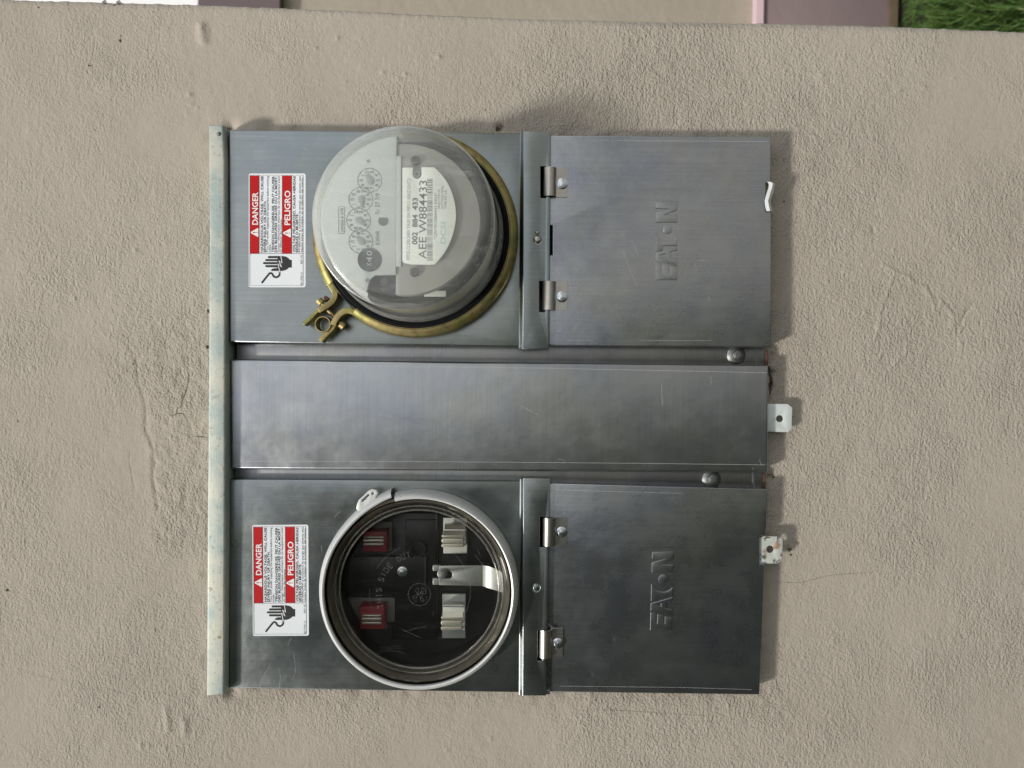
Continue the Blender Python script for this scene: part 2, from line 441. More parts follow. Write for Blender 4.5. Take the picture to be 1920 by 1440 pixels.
pa_ = pl([(225, 540), (395, 540), (395, 1030), (330, 1080), (285, 900), (262, 760), (225, 640)], 0) if False else None
def boxmask(u0, v0, u1, v1, soft):
    (xa, ya), (xb, yb) = P(u0, v0), P(u1, v1)
    x0, x1, y0, y1 = min(xa, xb), max(xa, xb), min(ya, yb), max(ya, yb)
    dd = np.maximum(np.maximum(x0 - GX, GX - x1), np.maximum(y0 - GY, GY - y1))
    return 1 / (1 + np.exp(np.clip(dd / soft, -30, 30)))
rough = boxmask(285, 640, 392, 1040, 0.006) + 0.7 * boxmask(225, 560, 392, 700, 0.01) + 0.5 * boxmask(1000, 60, 1300, 200, 0.02) + 0.5 * boxmask(1450, 150, 1600, 420, 0.02)
GR = np.clip(0.62 + 0.20 * field(0.06) + 0.14 * field(0.018), 0.22, 1.1) + 0.6 * np.clip(rough, 0, 1)
Z = Z + np.clip(rough, 0, 1) * (0.00022 * field(0.0016) + 0.00022 * field(0.0032))
def seg_dist(pts):
    d = np.full(GX.shape, 9.0)
    for (ax, ay), (bx, by) in zip(pts[:-1], pts[1:]):
        L2 = (bx - ax) ** 2 + (by - ay) ** 2 + 1e-12
        t = np.clip(((GX - ax) * (bx - ax) + (GY - ay) * (by - ay)) / L2, 0, 1)
        d = np.minimum(d, np.hypot(GX - ax - t * (bx - ax), GY - ay - t * (by - ay)))
    return d
def zoomed(pts, s, u0, v0): return [P(a / s + u0, b / s + v0) for a, b in pts]
def mark(pts, h, sig): 
    global Z
    Z = Z + h * np.exp(-(seg_dist(pts) / sig) ** 2 / 2)
a1 = (3.6, 200, 600)
mark(zoomed([(550, 350), (553, 400), (535, 480), (510, 545), (512, 585), (480, 595), (470, 620), (480, 630), (520, 635), (545, 680), (560, 705)], *a1), -0.0003, 0.0009)
mark(zoomed([(430, 645), (480, 630)], *a1), -0.0002, 0.0008)
mark(zoomed([(600, 785), (690, 795)], *a1), -0.0002, 0.0008)
mark(zoomed([(155, 870), (150, 960), (165, 1040), (185, 1150)], *a1), -0.0002, 0.0008)
mark(zoomed([(150, 180), (200, 260), (215, 420), (260, 560), (265, 740), (310, 860), (322, 980), (310, 1050), (330, 1180), (345, 1270)], *a1), -0.0009, 0.0012)
mark(zoomed([(140, 180), (185, 260), (200, 420), (245, 560), (250, 740), (292, 860), (304, 980), (292, 1050), (312, 1180), (330, 1270)], *a1), 0.0003, 0.003)
a2 = (3.6, 1400, 400)
mark(zoomed([(990, 430), (930, 590), (905, 670), (885, 790), (870, 850)], *a2), 0.0008, 0.0013)
mark(zoomed([(1000, 440), (945, 590), (918, 670)], *a2), -0.0004, 0.0014)
mark(zoomed([(920, 350), (1000, 395), (1090, 430), (1140, 480), (1200, 490), (1250, 580), (1275, 660)], *a2), 0.0008, 0.0012)
mark(zoomed([(1310, 590), (1380, 670), (1405, 700), (1390, 760)], *a2), 0.0008, 0.0012)
mark(zoomed([(1550, 580), (1490, 650), (1440, 750)], *a2), -0.0006, 0.001)
mark(zoomed([(845, 80), (862, 140)], *a2), -0.0009, 0.001)
mark(zoomed([(1000, 1020), (1080, 930), (1090, 870)], *a2), 0.0006, 0.0016)
a3 = (3.69, 0, 1100)
mark(zoomed([(150, 570), (240, 590), (370, 630), (520, 645), (650, 685), (780, 700), (870, 730)], *a3), -0.0004, 0.0014)
mark(zoomed([(1145, 850), (1160, 930), (1165, 990)], *a3), 0.0013, 0.0020)
mark(zoomed([(1275, 920), (1285, 1000)], *a3), 0.0016, 0.0024)
mark([P(380, 27), P(383, 60)], 0.0017, 0.0028)
mark([P(374, 30), P(376, 58)], 0.0010, 0.0022)
for u, v, r, h in ((356, 175, 3, 1.4), (372, 1078, 4, 1.5), (240, 1340, 3, 1.2), (265, 1398, 4, 1.5), (280, 1400, 3, 1.2), (310, 1402, 3, 1.4), (370, 201, 2, .9),
                   (633, 46, 2.4, 1.3), (592, 69, 2.2, 1.2), (718, 121, 3, 1.1), (760, 124, 2.6, 1.1), (747, 134, 2.2, 1.2), (823, 82, 3.2, 1.4), (648, 144, 2, .9), (671, 171, 2, .9),
                   (1540, 115, 4, 1.0), (1686, 155, 3, 1.0), (1733, 145, 2.4, 1.2), (1675, 470, 2.4, 1.2), (1620, 155, 3, .9), (1575, 580, 2.5, 1.2), (1622, 587, 3, 1.0), (1365, 1322, 3, 1.0),
                   (1762, 575, 3.5, 1.1), (1803, 645, 2.5, 1.1), (920, 1385, 3, 1.0), (60, 690, 2.4, 1.2), (140, 560, 2.4, 1.2), (255, 470, 2.4, 1.2), (290, 1180, 2.5, 1.0)):
    x, y = P(u, v); Z = Z + h * 0.001 * np.exp(-((GX - x) ** 2 + (GY - y) ** 2) / (2 * (r * 0.0005) ** 2))
for i in range(150):                        # random pimples and pits
    x, y = rs.uniform(-0.42, XR), rs.uniform(-0.53, 0.53); r = rs.uniform(0.0010, 0.0016)
    i0 = int((x - fx[0]) / STEP); j0 = int((y - fy[0]) / STEP); w = 6
    s = np.s_[max(i0 - w, 0):i0 + w, max(j0 - w, 0):j0 + w]
    Z[s] += rs.choice([1, 1, -1]) * rs.uniform(0.0002, 0.0007) * np.exp(-((GX[s] - x) ** 2 + (GY[s] - y) ** 2) / (2 * r * r))
# hacked, chipped plaster right under the box and round the strip
for u, v, r, h in ((938, 238, 5, -5.0), (430, 238, 9, -5), (432, 1297, 9, -6), (1447, 700, 4, -5), (1446, 725, 4, -5), (1443, 895, 5, -4), (1480, 1030, 3, -2), (1495, 1018, 3, -2)):
    x, y = P(u, v); Z = Z + h * 0.001 * np.exp(-((GX - x) ** 2 + (GY - y) ** 2) / (2 * (r * 0.0005) ** 2))
d = np.maximum(np.maximum(HX0 - GX, GX - HX1), np.maximum(HY0 - GY, GY - HY1))
Z = Z + np.where(d > 0, 0.0012 * np.exp(-np.maximum(d, 0) / 0.012) * (field(0.004)), 0)

cx_ = np.concatenate([np.linspace(-2.6, -0.46, 10), fx])
cy_ = np.concatenate([np.linspace(-H0 - 0.02, -0.58, 8), fy, np.linspace(0.58, 1.35, 8)])
nx, ny = len(cx_), len(cy_)
zz = np.zeros((nx, ny)); zz[10:, 8:8 + len(fy)] = Z
edge = np.interp(cy_, ey, ex) + np.concatenate([np.zeros(8), 0.00022 * np.convolve(rs.normal(size=len(fy)), np.ones(5) / 2.2, 'same'), np.zeros(8)])
RAD = 0.006
cols = []
for i, x in enumerate(cx_):
    t = np.clip((x - (XR - 0.12)) / 0.12, 0, 1)
    cols.append((x + (edge - RAD - (XR - 0.003)) * t * t * (3 - 2 * t), zz[i]))
lastz = zz[-1]
for a in (30, 60, 90):
    cols.append((edge - RAD + RAD * math.sin(math.radians(a)), lastz * 0.6 - RAD * (1 - math.cos(math.radians(a)))))
for zb in (-0.012, -0.03, -0.08, -0.16, -0.22): cols.append((edge + 0.0, np.full(ny, zb)))
XX = np.array([np.broadcast_to(c_[0], (ny,)) for c_ in cols]); ZZ = np.array([c_[1] for c_ in cols]); YY = np.broadcast_to(cy_, XX.shape)
vv = np.stack([XX, -ZZ, YY + H0], -1).reshape(-1, 3)
n1 = XX.shape[0]; idx = np.arange(n1 * ny).reshape(n1, ny)
q = np.stack([idx[:-1, :-1], idx[1:, :-1], idx[1:, 1:], idx[:-1, 1:]], -1).reshape(-1, 4)
mxx = (XX[:-1, :-1] + XX[1:, 1:]).ravel() / 2; myy = (YY[:-1, :-1] + YY[1:, 1:]).ravel() / 2
keep = ~((mxx > HX0) & (mxx < HX1) & (myy > HY0) & (myy < HY1) & (ZZ[:-1, :-1].ravel() > -0.01)); q = q[keep]
me = bpy.data.meshes.new('stucco_wall')
me.vertices.add(len(vv)); me.vertices.foreach_set('co', vv.ravel().astype(np.float32))
me.loops.add(len(q) * 4); me.loops.foreach_set('vertex_index', q.ravel().astype(np.int32))
me.polygons.add(len(q)); me.polygons.foreach_set('loop_start', np.arange(0, len(q) * 4, 4, dtype=np.int32))
me.polygons.foreach_set('use_smooth', np.ones(len(q), bool)); me.update(calc_edges=True); me.validate()
me.materials.append(M['stucco'])
gr = np.full((n1, ny), 0.45); gr[10:10 + len(fx), 8:8 + len(fy)] = GR
at = me.attributes.new('grain', 'FLOAT', 'POINT'); at.data.foreach_set('value', gr.ravel().astype(np.float32))
wall = bpy.data.objects.new('stucco_wall', me); C.objects.link(wall)
WORLD['stucco_wall'] = Vector((0, 0, 0))
props(wall, 'rough beige stucco wall with trowel marks holding the twin meter box', 'wall')

def wz(x, y):
    i = min(max(int((x - fx[0]) / STEP), 1), len(fx) - 2); j = min(max(int((y - fy[0]) / STEP), 1), len(fy) - 2)
    return float(Z[i - 1:i + 2, j - 1:j + 2].max())
def crack(pts, w, mat):
    pts = smooth(pts, 4); n = len(pts)
    g = stroke(pts, [w * (0.35 + 0.65 * math.sin(math.pi * (i + 0.5) / n)) * random.uniform(0.7, 1.3) for i in range(n)], 0.0)
    obj('crack', ([(x, y, wz(x, y) + 0.00012) for x, y, _ in g[0]], g[1]), mat, wall)
M['crack'] = mat_film('crack_shade', (0.05, 0.04, 0.03), 0.75); M['hairline'] = mat_film('hairline', (0.10, 0.085, 0.07), 0.35)
crack(zoomed([(550, 350), (553, 400), (535, 480), (510, 545), (512, 585)], *a1), 0.0007, M['crack'])
crack(zoomed([(512, 585), (480, 595), (470, 620), (480, 630), (520, 635), (545, 680), (560, 705)], *a1), 0.0005, M['crack'])
crack(zoomed([(430, 645), (460, 640), (480, 630)], *a1), 0.0005, M['crack'])
crack(zoomed([(600, 785), (640, 787), (690, 795)], *a1), 0.0005, M['crack'])
crack(zoomed([(285, 775), (310, 860), (322, 980)], *a1), 0.0007, M['hairline'])
crack(zoomed([(310, 1050), (330, 1180)], *a1), 0.0005, M['hairline'])
crack(zoomed([(155, 870), (150, 960), (165, 1040), (185, 1150)], *a1), 0.0005, M['hairline'])
crack([P(1457, 1090), P(1500, 1092), P(1560, 1078), P(1640, 1073)], 0.0006, M['hairline'])
crack([P(1508, 1260), P(1550, 1268), P(1575, 1290), P(1590, 1265)], 0.0004, M['hairline'])
crack(zoomed([(1550, 580), (1490, 650), (1440, 750)], *a2), 0.0005, M['hairline'])
crack(zoomed([(845, 80), (852, 110), (862, 140)], *a2), 0.0007, M['hairline'])
crack([P(1080, 1332), P(1150, 1331), P(1250, 1337), P(1330, 1342)], 0.0005, M['hairline'])
def chip(u, v, r, mat, seed):
    q = random.Random(seed); x, y = P(u, v); n = 11
    pts = [(x + r * 0.0005 * math.cos(2 * math.pi * i / n) * q.uniform(0.35, 1.2), y + r * 0.0005 * math.sin(2 * math.pi * i / n) * q.uniform(0.35, 1.3)) for i in range(n)]
    h = max(wz(a, b) for a, b in pts) + 0.00012
    obj('chip', ([(a, b, wz(a, b) + 0.00015) for a, b in pts] + [(x, y, wz(x, y) + 0.00015)], [(i, (i + 1) % n, n) for i in range(n)]), mat, wall)
for i, (u, v, r, m_) in enumerate(((933, 241, 5.5, 'crack'), (940, 236, 4, 'hairline'), (428, 239.5, 6, 'crack'), (1480, 1030, 4, 'crack'), (1496, 1018, 4, 'hairline'),
                                  (1483, 1040, 2.4, 'crack'), (196, 3.5, 5, 'crack'), (222, 5, 6, 'crack'), (214, 9, 3, 'crack'), (226, 67, 2.5, 'hairline'), (225, 76, 3.4, 'crack'), (167, 123, 2.6, 'crack'), (72, 13.5, 2, 'crack'), (1542, 741, 1.6, 'crack'),
                                  (910, 206, 1.8, 'crack'), (1470, 378, 2.2, 'crack'), (176, 243, 2, 'hairline'), (391, 584, 4, 'crack'), (389, 650, 4.5, 'crack'), (186, 1326, 2.5, 'crack'), (14, 1107, 3.4, 'crack'), (250, 683, 2.2, 'crack'), (33, 790, 2, 'crack'), (1450, 895, 3, 'crack'))):
    chip(u, v, r, M[m_], i)

crack([P(1442, 686), P(1444, 700), P(1446, 712), P(1445.5, 724), P(1443, 740)], 0.0028, M['crack'])
# the house behind the wall's end: plinth, wall, ledge, white board for the bright sky
ZB = -2.05
def hb(u0, u1, z0, z1, xa=-0.6, xb=3.2):
    """long horizontal band between two photo columns u0 (upper) and u1 (lower), front face at z1"""
    y1 = P(u0, 20, z1)[1]; y0 = P(u1, 20, z1)[1]
    V = [(xa, y0, z0), (xb, y0, z0), (xb, y1, z0), (xa, y1, z0), (xa, y0, z1), (xb, y0, z1), (xb, y1, z1), (xa, y1, z1)]
    return V, [(0, 1, 2, 3), (4, 5, 6, 7), (0, 1, 5, 4), (1, 2, 6, 5), (2, 3, 7, 6), (3, 0, 4, 7)]
M['house'] = plain('house_paint', (0.33, 0.29, 0.235), 0.85, 0, 0.10, 3, bump=0.004)
M['mauve'] = plain('mauve_paint', (0.245, 0.185, 0.183), 0.8, 0, 0.15, 2.5, bump=0.003)
M['mauve_dark'] = plain('dark_mauve_paint', (0.12, 0.092, 0.096), 0.8, 0, 0.1, 3)
M['mauve_lit'] = plain('lit_mauve_paint', (0.60, 0.45, 0.49), 0.7, 0, 0.05, 4)  # light on the plinth's top edge, put into the colour
M['sky_white'] = plain('sky_white', (0.82, 0.82, 0.82), 0.6, 0, 0.01, 2)
base = W(0.6, -H0, ZB)
house = empty('house', base, 'beige house front with mauve plinth showing past the end of the stucco wall', 'house')
obj('front_wall', hb(528, 1421, ZB - 0.25, ZB), M['house'], house)
obj('plinth', hb(1434, 1668, ZB - 0.25, ZB + 0.03), M['mauve'], house)
obj('plinth_ledge', hb(1418.5, 1432, ZB - 0.25, ZB + 0.045), M['mauve_lit'], house)
obj('window_sill', hb(373, 524, ZB - 0.25, ZB + 0.05), M['mauve_dark'], house)
obj('sky_board', hb(-120, 371, ZB - 0.25, ZB + 0.01), M['sky_white'], house)  # white board standing in for the bright sky
obj('footing', hb(1669, 1684, ZB - 0.25, ZB + 0.05), plain('bare_concrete', (0.26, 0.19, 0.12), 0.95, 0, 0.4, 25, bump=0.01), house)

# grass behind the wall end
nb = 16000
gx = rs.uniform(0.15, 1.9, nb); gy = rs.uniform(0.75, 1.98, nb); hgt = rs.uniform(0.03, 0.10, nb) * (0.5 + 0.5 * (gy < 1.75)); an = rs.uniform(0, 6.28, nb)
thin = (gy > 1.78) & (rs.uniform(size=nb) < 0.7); hgt[thin] *= 0.15
ln = rs.uniform(0.01, 0.06, nb); wv = rs.uniform(0.0018, 0.0042, nb)
dx, dy = np.cos(an), np.sin(an)
V = np.zeros((nb, 5, 3))
for i, (sd, hh, ll, ww) in enumerate(((-1, 0, 0, 1), (1, 0, 0, 1), (-1, .6, .35, .8), (1, .6, .35, .8), (0, .95, 1, 0))):
    V[:, i, 0] = gx + dx * ln * ll - dy * wv * sd * ww; V[:, i, 1] = gy + dy * ln * ll + dx * wv * sd * ww; V[:, i, 2] = hgt * hh
fs = []
for i in range(nb): b_ = i * 5; fs += [(b_, b_ + 1, b_ + 3, b_ + 2), (b_ + 2, b_ + 3, b_ + 4)]
me = bpy.data.meshes.new('grass'); me.from_pydata(V.reshape(-1, 3).tolist(), [], fs)
k = N('grass_blade'); v = k.coord()
M['grass'] = k.set(Base__Color=k.ramp(k.noise(v, 70, 4), [(0.3, (0.05, 0.13, 0.015)), (0.48, (0.12, 0.25, 0.04)), (0.6, (0.20, 0.30, 0.07)), (0.72, (0.36, 0.34, 0.16))]), Roughness=0.6)
me.materials.append(M['grass']); g = bpy.data.objects.new('grass', me); C.objects.link(g)
props(g, 'lush green grass growing at the foot of the house plinth', 'grass', None, 'stuff')


M['concrete'] = plain('added_concrete', (0.30, 0.295, 0.28), 0.9, 0, 0.2, 3)
sheet('added_driveway', 0.05, 7.0, -16.0, -0.35, 0.02, M['concrete'])  # slab added out of view to brighten reflections in the upper door
# leaf mass added out of view, front left, to darken the metal's reflections
nb = 12000
hx = rs.uniform(-6.5, -0.35, nb); hz = rs.uniform(2.2, 3.1, nb); hy = rs.uniform(0.02, 3.5, nb) + rs.normal(size=nb) * 0.1
fr = rs.uniform(size=nb) < 0.65; hz[fr] = 2.2 + np.abs(rs.normal(size=fr.sum())) * 0.10
V = np.zeros((nb, 4, 3)); a = rs.normal(size=(nb, 3)); a /= np.linalg.norm(a, axis=1)[:, None]; b = np.cross(a, rs.normal(size=(nb, 3))); b /= np.linalg.norm(b, axis=1)[:, None]
for i, (p, q) in enumerate(((-1, -.5), (1, -.5), (1, .5), (-1, .5))):
    V[:, i] = np.stack([hx, -hz, np.abs(hy)], 1) + a * p * 0.055 + b * q * 0.055
me = bpy.data.meshes.new('added_foliage'); me.from_pydata(V.reshape(-1, 3).tolist(), [], [(4 * i, 4 * i + 1, 4 * i + 2, 4 * i + 3) for i in range(nb)])
me.materials.append(plain('added_hedge_leaf', (0.14, 0.17, 0.11), 0.5, 0, 0.5, 6))
added_hedge = empty('added_hedge', (-3.4, -2.7, 0), 'tall dark green leaf mass added out of view to darken the reflections in the metal', 'added_hedge')
fo = bpy.data.objects.new('added_foliage', me); C.objects.link(fo); fo.parent = added_hedge; fo.location = (3.4, 2.7, 0); fo['kind'] = 'stuff'
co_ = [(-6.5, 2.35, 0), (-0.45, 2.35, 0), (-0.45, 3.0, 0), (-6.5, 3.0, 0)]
obj('added_core', ([(x, y - H0, z) for y in (0.0, 3.3) for x, z, _ in co_], [(0, 1, 2, 3), (4, 5, 6, 7), (0, 1, 5, 4), (1, 2, 6, 5), (2, 3, 7, 6), (3, 0, 4, 7)]), plain('added_hedge_twigs', (0.02, 0.018, 0.012), 0.9, 0, 0.4, 8), added_hedge)

# ------------------------------------------------------------------ the meter box
ctr = P(930, 770, 0.0)
mb = empty('meter_box', W(ctr[0], by0, 0.0), 'wide grey steel double meter box with two sockets and breaker doors, set in stucco', 'meter box')

def quad(a, b, c, d, z0, z1, bev=0.0014, res=3, holes=()):
    return plate([pl([a, b, c, d], z1)] + list(holes), z0, z1, bev, res)

# back box: a deep open tray
o_ = [(HX0 + 0.0008, HY0 + 0.0008), (HX1 - 0.0008, HY0 + 0.0008), (HX1 - 0.0008, HY1 - 0.0008), (HX0 + 0.0008, HY1 - 0.0008)]
i_ = [(HX0 + 0.0025, HY0 + 0.0025), (HX1 - 0.0025, HY0 + 0.0025), (HX1 - 0.0025, HY1 - 0.0025), (HX0 + 0.0025, HY1 - 0.0025)]
obj('back_box', join(plate([o_, i_], -0.085, 0.010), plate([o_], -0.088, -0.0852)), M['strip'], mb)

RA = P(778, 438, 0.040); RB = P(783, 1112, 0.038)        # the two socket axes
# upper and lower meter covers with a round socket opening
obj('meter_cover', quad((428.5, 243), (981, 249), (981, 651), (430, 642), zu - 0.012, zu, 0.0016, 3, [circ(*RA, 0.078, 96)]), M['cover'], mb)
obj('meter_cover', quad((430, 898), (981, 902), (981, 1299), (429, 1291), zl - 0.012, zl, 0.0016, 3, [circ(*RB, 0.0775, 96)]), M['cover'], mb)
# formed lap bands that run over the top edge of each door
def band(v0a, v0b, v1a, v1b, ur0, ur1, z, slots):
    zb = z + 0.0042
    hs = [pl(rrect(*s, 1.2), zb) for s in slots]
    g1 = plate([pl([(982, v0a), (ur0, v0b), (ur1, v1b), (980, v1a)], zb)] + hs, zb - 0.0012, zb, 0.0005, 2)
    # the bend from cover up to band
    q0, q1 = P(975, v0a + 2, z), P(973, v1a - 2, z); b0, b1 = P(983, v0a, zb), P(981, v1a, zb)
    V, Fc = [], []; n = 10
    for j in range(n + 1):
        t = j / n; s = t * t * (3 - 2 * t); zz_ = z + 0.0002 + (zb - z - 0.0003) * s
        V += [(q0[0] + (b0[0] - q0[0]) * t, q0[1] + (b0[1] - q0[1]) * t, zz_), (q1[0] + (b1[0] - q1[0]) * t, q1[1] + (b1[1] - q1[1]) * t, zz_)]
    Fc = [(2 * j, 2 * j + 1, 2 * j + 3, 2 * j + 2) for j in range(n)]
    # closed ends of the lap
    e = [plate([pl(rect(980, a, ur0 if a < 900 or True else ur1, a + 2), zb)], z - 0.006, zb - 0.0013) for a in (v0a + 1.2, v1a - 3.5)]
    return join(g1, (V, Fc), *e)
obj('lap_band', band(246, 246.5, 655, 654, 1032, 1030, zu, [(1013.5, 312, 1024, 371), (1011, 527, 1022, 585)]), M['cover'], mb)
obj('lap_band', band(896.5, 897, 1304.5, 1304.5, 1031.5, 1024, zl, [(1012, 969, 1023, 1026), (1008, 1181, 1017, 1239)]), M['cover'], mb)

def rivet(u, v, r, z):
    x, y = P(u, v, z); s = r * px(z)
    return lathe(x, y, [(s * 1.25, z), (s * 1.1, z - 0.0002), (s, z + 0.0001), (s * 0.8, z + 0.0007), (s * 0.4, z + 0.0011), (0.00002, z + 0.0012)], 24)
obj('rivet', rivet(1007.5, 450, 7, zu + 0.0044), M['hinge'], mb); obj('rivet', rivet(1007.5, 436.5, 3.6, zu + 0.0044), M['hinge'], mb)
obj('rivet', rivet(1005, 1102, 7, zl + 0.0044), M['cover'], mb)

# breaker doors: formed pans with rolled edges, a cut for the hasp and raised lettering
def door(a, b, c, d, z, cuts):
    lp = pl([a], z) + [p for cu_ in cuts[0] for p in pl(cu_, z)] + pl([b], z) + [p for cu_ in cuts[1] for p in pl(cu_, z)] + pl([c, d], z)
    return plate([lp], z - 0.014, z, 0.0013, 3)
zdu, zdl = zu - 0.0004, zl - 0.0004
du = obj('breaker_door', plate([pl([(1024, 253.5), (1446, 255.5), (1446.4, 343.5), (1436.5, 343.5), (1436.5, 396), (1446.5, 396), (1447, 651.5), (1024, 648),
                                    (1024, 478), (1035.5, 478), (1035.5, 423), (1024, 423)], zdu)], zdu - 0.014, zdu, 0.0012, 3), M['door'], mb)
dl = obj('breaker_door', plate([pl([(1022, 905.6), (1440, 917), (1436, 1005), (1425, 1005), (1424.5, 1057), (1434, 1057), (1424.5, 1303), (1020, 1297.5)], zdl)],
                               zdl - 0.012, zdl, 0.0012, 3), M['door'], mb)
arc = lambda: [(95.5 + 23.5 * math.cos(math.radians(t)), 18 + 23.5 * math.sin(math.radians(t))) for t in np.linspace(110.5, 230, 16)]
LET = [[[(0, 0), (22.5, 0), (26.3, 13), (12.5, 13), (12.5, 15.5), (27, 15.5), (30.3, 27), (12.5, 27), (12.5, 30), (31, 30), (34, 40), (0, 40)]],
       [[(25.5, 0), (38.5, 0), (41, 12), (53, 12), (55.5, 0), (61.5, 0), (50.5, 40), (37, 40)], [(44, 21), (50, 21), (47, 31)]],
       [[(54, 40)] + arc() + [(64, 0), (64, 27), (54, 27)]],
       [circ(95.5, 18, 8.8, 32)],
       [[(108, 0), (108, 40), (127, 40), (133, 17), (134.5, 40), (147, 40), (147, 0), (131, 0), (122.5, 23), (122.5, 0)]]]
def letters(parent, u0, v0, tilt, z):
    for lp in LET:
        obj('embossed_letter', plate([[P(u0 - b + tilt * a, v0 - a, z + 0.0004) for a, b in l] for l in lp], z - 0.0004, z + 0.0009, 0.00040, 2), M['door'], parent, angle=20)
letters(du, 1269, 525, 0.004, zdu); letters(dl, 1259, 1181.5, 0.027, zdl)

# strap hinges: a rolled strap out of the slot, over the band and flat on the door, with a hex screw
zh = zu + 0.0046
def prism_x(prof, x0, x1):
    n = len(prof); V = [(x0, y, z) for y, z in prof] + [(x1, y, z) for y, z in prof]
    return V, [(i, (i + 1) % n, n + (i + 1) % n, n + i) for i in range(n)] + [tuple(range(n)), tuple(range(n, 2 * n))[::-1]]
yA = P(1018.5, 340, zh)[1]; yB = P(1043.5, 340, zh)[1]; yC = P(1064, 340, zdu)[1]
xa, xb = P(1030, 367.5, zh)[0], P(1030, 313.5, zh)[0]
rr_ = (yA - yB) / 2; ym = (yA + yB) / 2
outer = [(ym + rr_ * math.cos(t), zu + 0.0015 + (rr_ * 0.95) * max(math.sin(t), 0)) for t in np.linspace(0, math.pi, 15)]
inner = [(ym + (rr_ - 0.0011) * math.cos(t), zu + 0.0015 + (rr_ - 0.0011) * 0.95 * max(math.sin(t), 0)) for t in np.linspace(math.pi, 0, 15)]
hinge = obj('hinge', join(prism_x([(yA, zu - 0.002)] + outer + [(yB, zu + 0.0009), (yC, zdu + 0.0011), (yC, zdu + 0.0001), (yB + 0.001, zdu + 0.0001)] + inner[:] + [(yA - 0.0011, zu - 0.002)], xa, xb)), M['hinge'], mb)
def hexscrew(u, v, r, z, h=0.0032, flange=1.3):
    x, y = P(u, v, z + h); s = r * px(z)
    f = lathe(x, y, [(s * flange, z), (s * flange, z + h * 0.18), (s * 1.02, z + h * 0.34), (0.0001, z + h * 0.34)], 28)
    hx = plate([circ(x, y, s, 6, 0.3, 0.3 + 2 * math.pi)], z + h * 0.3, z + h, 0.0003, 2)
    dimple = lathe(x, y, [(s * 0.62, z + h + 0.00005), (s * 0.5, z + h + 0.0002), (0.00002, z + h + 0.0002)], 20)
    return join(f, hx, dimple)
obj('hex_screw', hexscrew(1055, 343, 8.0, zdu + 0.0008), M['zinc'], hinge)
for u, v, zoff in ((1054, 556.5, 0), (1053.5, 1000, zl - zu), (1046.5, 1210, zl - zu)):
    a = P(1055, 343, zh); b = P(u, v, zh + zoff)
    copy_part(hinge, mb, wd(Vector((b[0] - a[0], b[1] - a[1], zoff))))

# centre cover between the sections, the two recessed channels and their bolts
zc = 0.019
obj('centre_cover', quad((431, 673.5), (1441.5, 685), (1440.5, 886.5), (433, 880), zc - 0.012, zc, 0.0024, 4), M['centre'], mb)
obj('channel_strip', quad((444, 645), (1434, 648), (1434, 688), (444, 676), 0.0085, 0.0100, 0.0004, 1), M['strip'], mb)
obj('channel_strip', quad((440, 876), (1429, 884), (1429, 920), (440, 902), 0.0075, 0.0090, 0.0004, 1), M['strip'], mb)
for u, v, z in ((1380, 666, 0.0102), (1333.5, 898.5, 0.0092)):
    s = px(z); x, y = P(u, v, z)
    bo = obj('channel_bolt', join(lathe(x, y, [(17.5 * s, z), (17.5 * s, z + 0.0006), (15.5 * s, z + 0.0014), (9.5 * s, z + 0.003), (0.0001, z + 0.003)], 36)), M['bolt'], mb)
    xx, yy = P(u + 2.5, v - 0.3, z + 0.006)
    obj('bolt_head', join(plate([circ(xx, yy, 9.2 * s, 6, 0.2, 0.2 + 2 * math.pi)], z + 0.0025, z + 0.0075, 0.0008, 2),
                          lathe(xx, yy, [(5.0 * s, z + 0.0076), (4.4 * s, z + 0.0079), (0.00002, z + 0.0079)], 20)), M['bolt'], bo)
# rusted raw ends of the channels
def ragged(u0, v0, u1, v1, z):
    pts = [(u0, v0)] + [(u1 + random.uniform(-2, 2), v0 + (v1 - v0) * t / 7) for t in range(8)] + [(u0, v1)]
    return plate([pl(pts, z)], z - 0.01, z, 0.0005, 1)
obj('rusted_end', ragged(1434.5, 657, 1440, 686, 0.0095), M['rust'], mb, 'rust flaking off a cut channel end')
obj('rusted_end', ragged(1429.5, 888, 1435, 914, 0.0085), M['rust'], mb, 'rust flaking off a cut channel end')

# pale galvanised hub strip along the top
zs = 0.0285
obj('top_strip', plate([pl([(391, 233), (418, 234), (421.5, 300), (422.5, 700), (422, 1000), (420, 1303), (386.5, 1306), (388, 1000), (390.5, 700), (392, 420)], zs)], -0.006, zs, 0.0022, 3), M['galv'], mb)
obj('strip_nail', rivet(410.5, 251, 3, zs + 0.0002), M['bolt'], mb)

# padlock tabs at the bottom edge
def tab(pts, hole, z, hr):
    return plate([pl(pts, z), circ(*P(*hole, z), hr * px(z), 28)], z - 0.0016, z, 0.0003, 1)
obj('padlock_tab', tab([(1430, 757), (1477, 757.5), (1485.5, 764), (1484.5, 803), (1478, 810.5), (1430, 809)], (1462, 785), 0.0105, 6.6), M['tab'], mb, 'clean pale zinc tab with a hole')
obj('padlock_tab', tab([(1416, 1005.5), (1461, 1006), (1466.5, 1010), (1468, 1016), (1466, 1050), (1460, 1056.5), (1416, 1057)], (1444, 1030), 0.0150, 7.0), M['rusty'], mb, 'rust stained zinc tab with a hole')
tz = 0.0225
V = []; ribs = [(1446, 341, .4), (1449.5, 345, 1.0), (1449, 352, .8), (1446.5, 360, .3), (1443.5, 368, .9), (1441, 377, .6), (1443, 388, .9), (1445, 396, .4)]
L_ = [(u - 8 + random.uniform(-.5, .5), v) for u, v, w in ribs]; R_ = [(u + 4.2 + random.uniform(-.6, .6), v) for u, v, w in ribs]
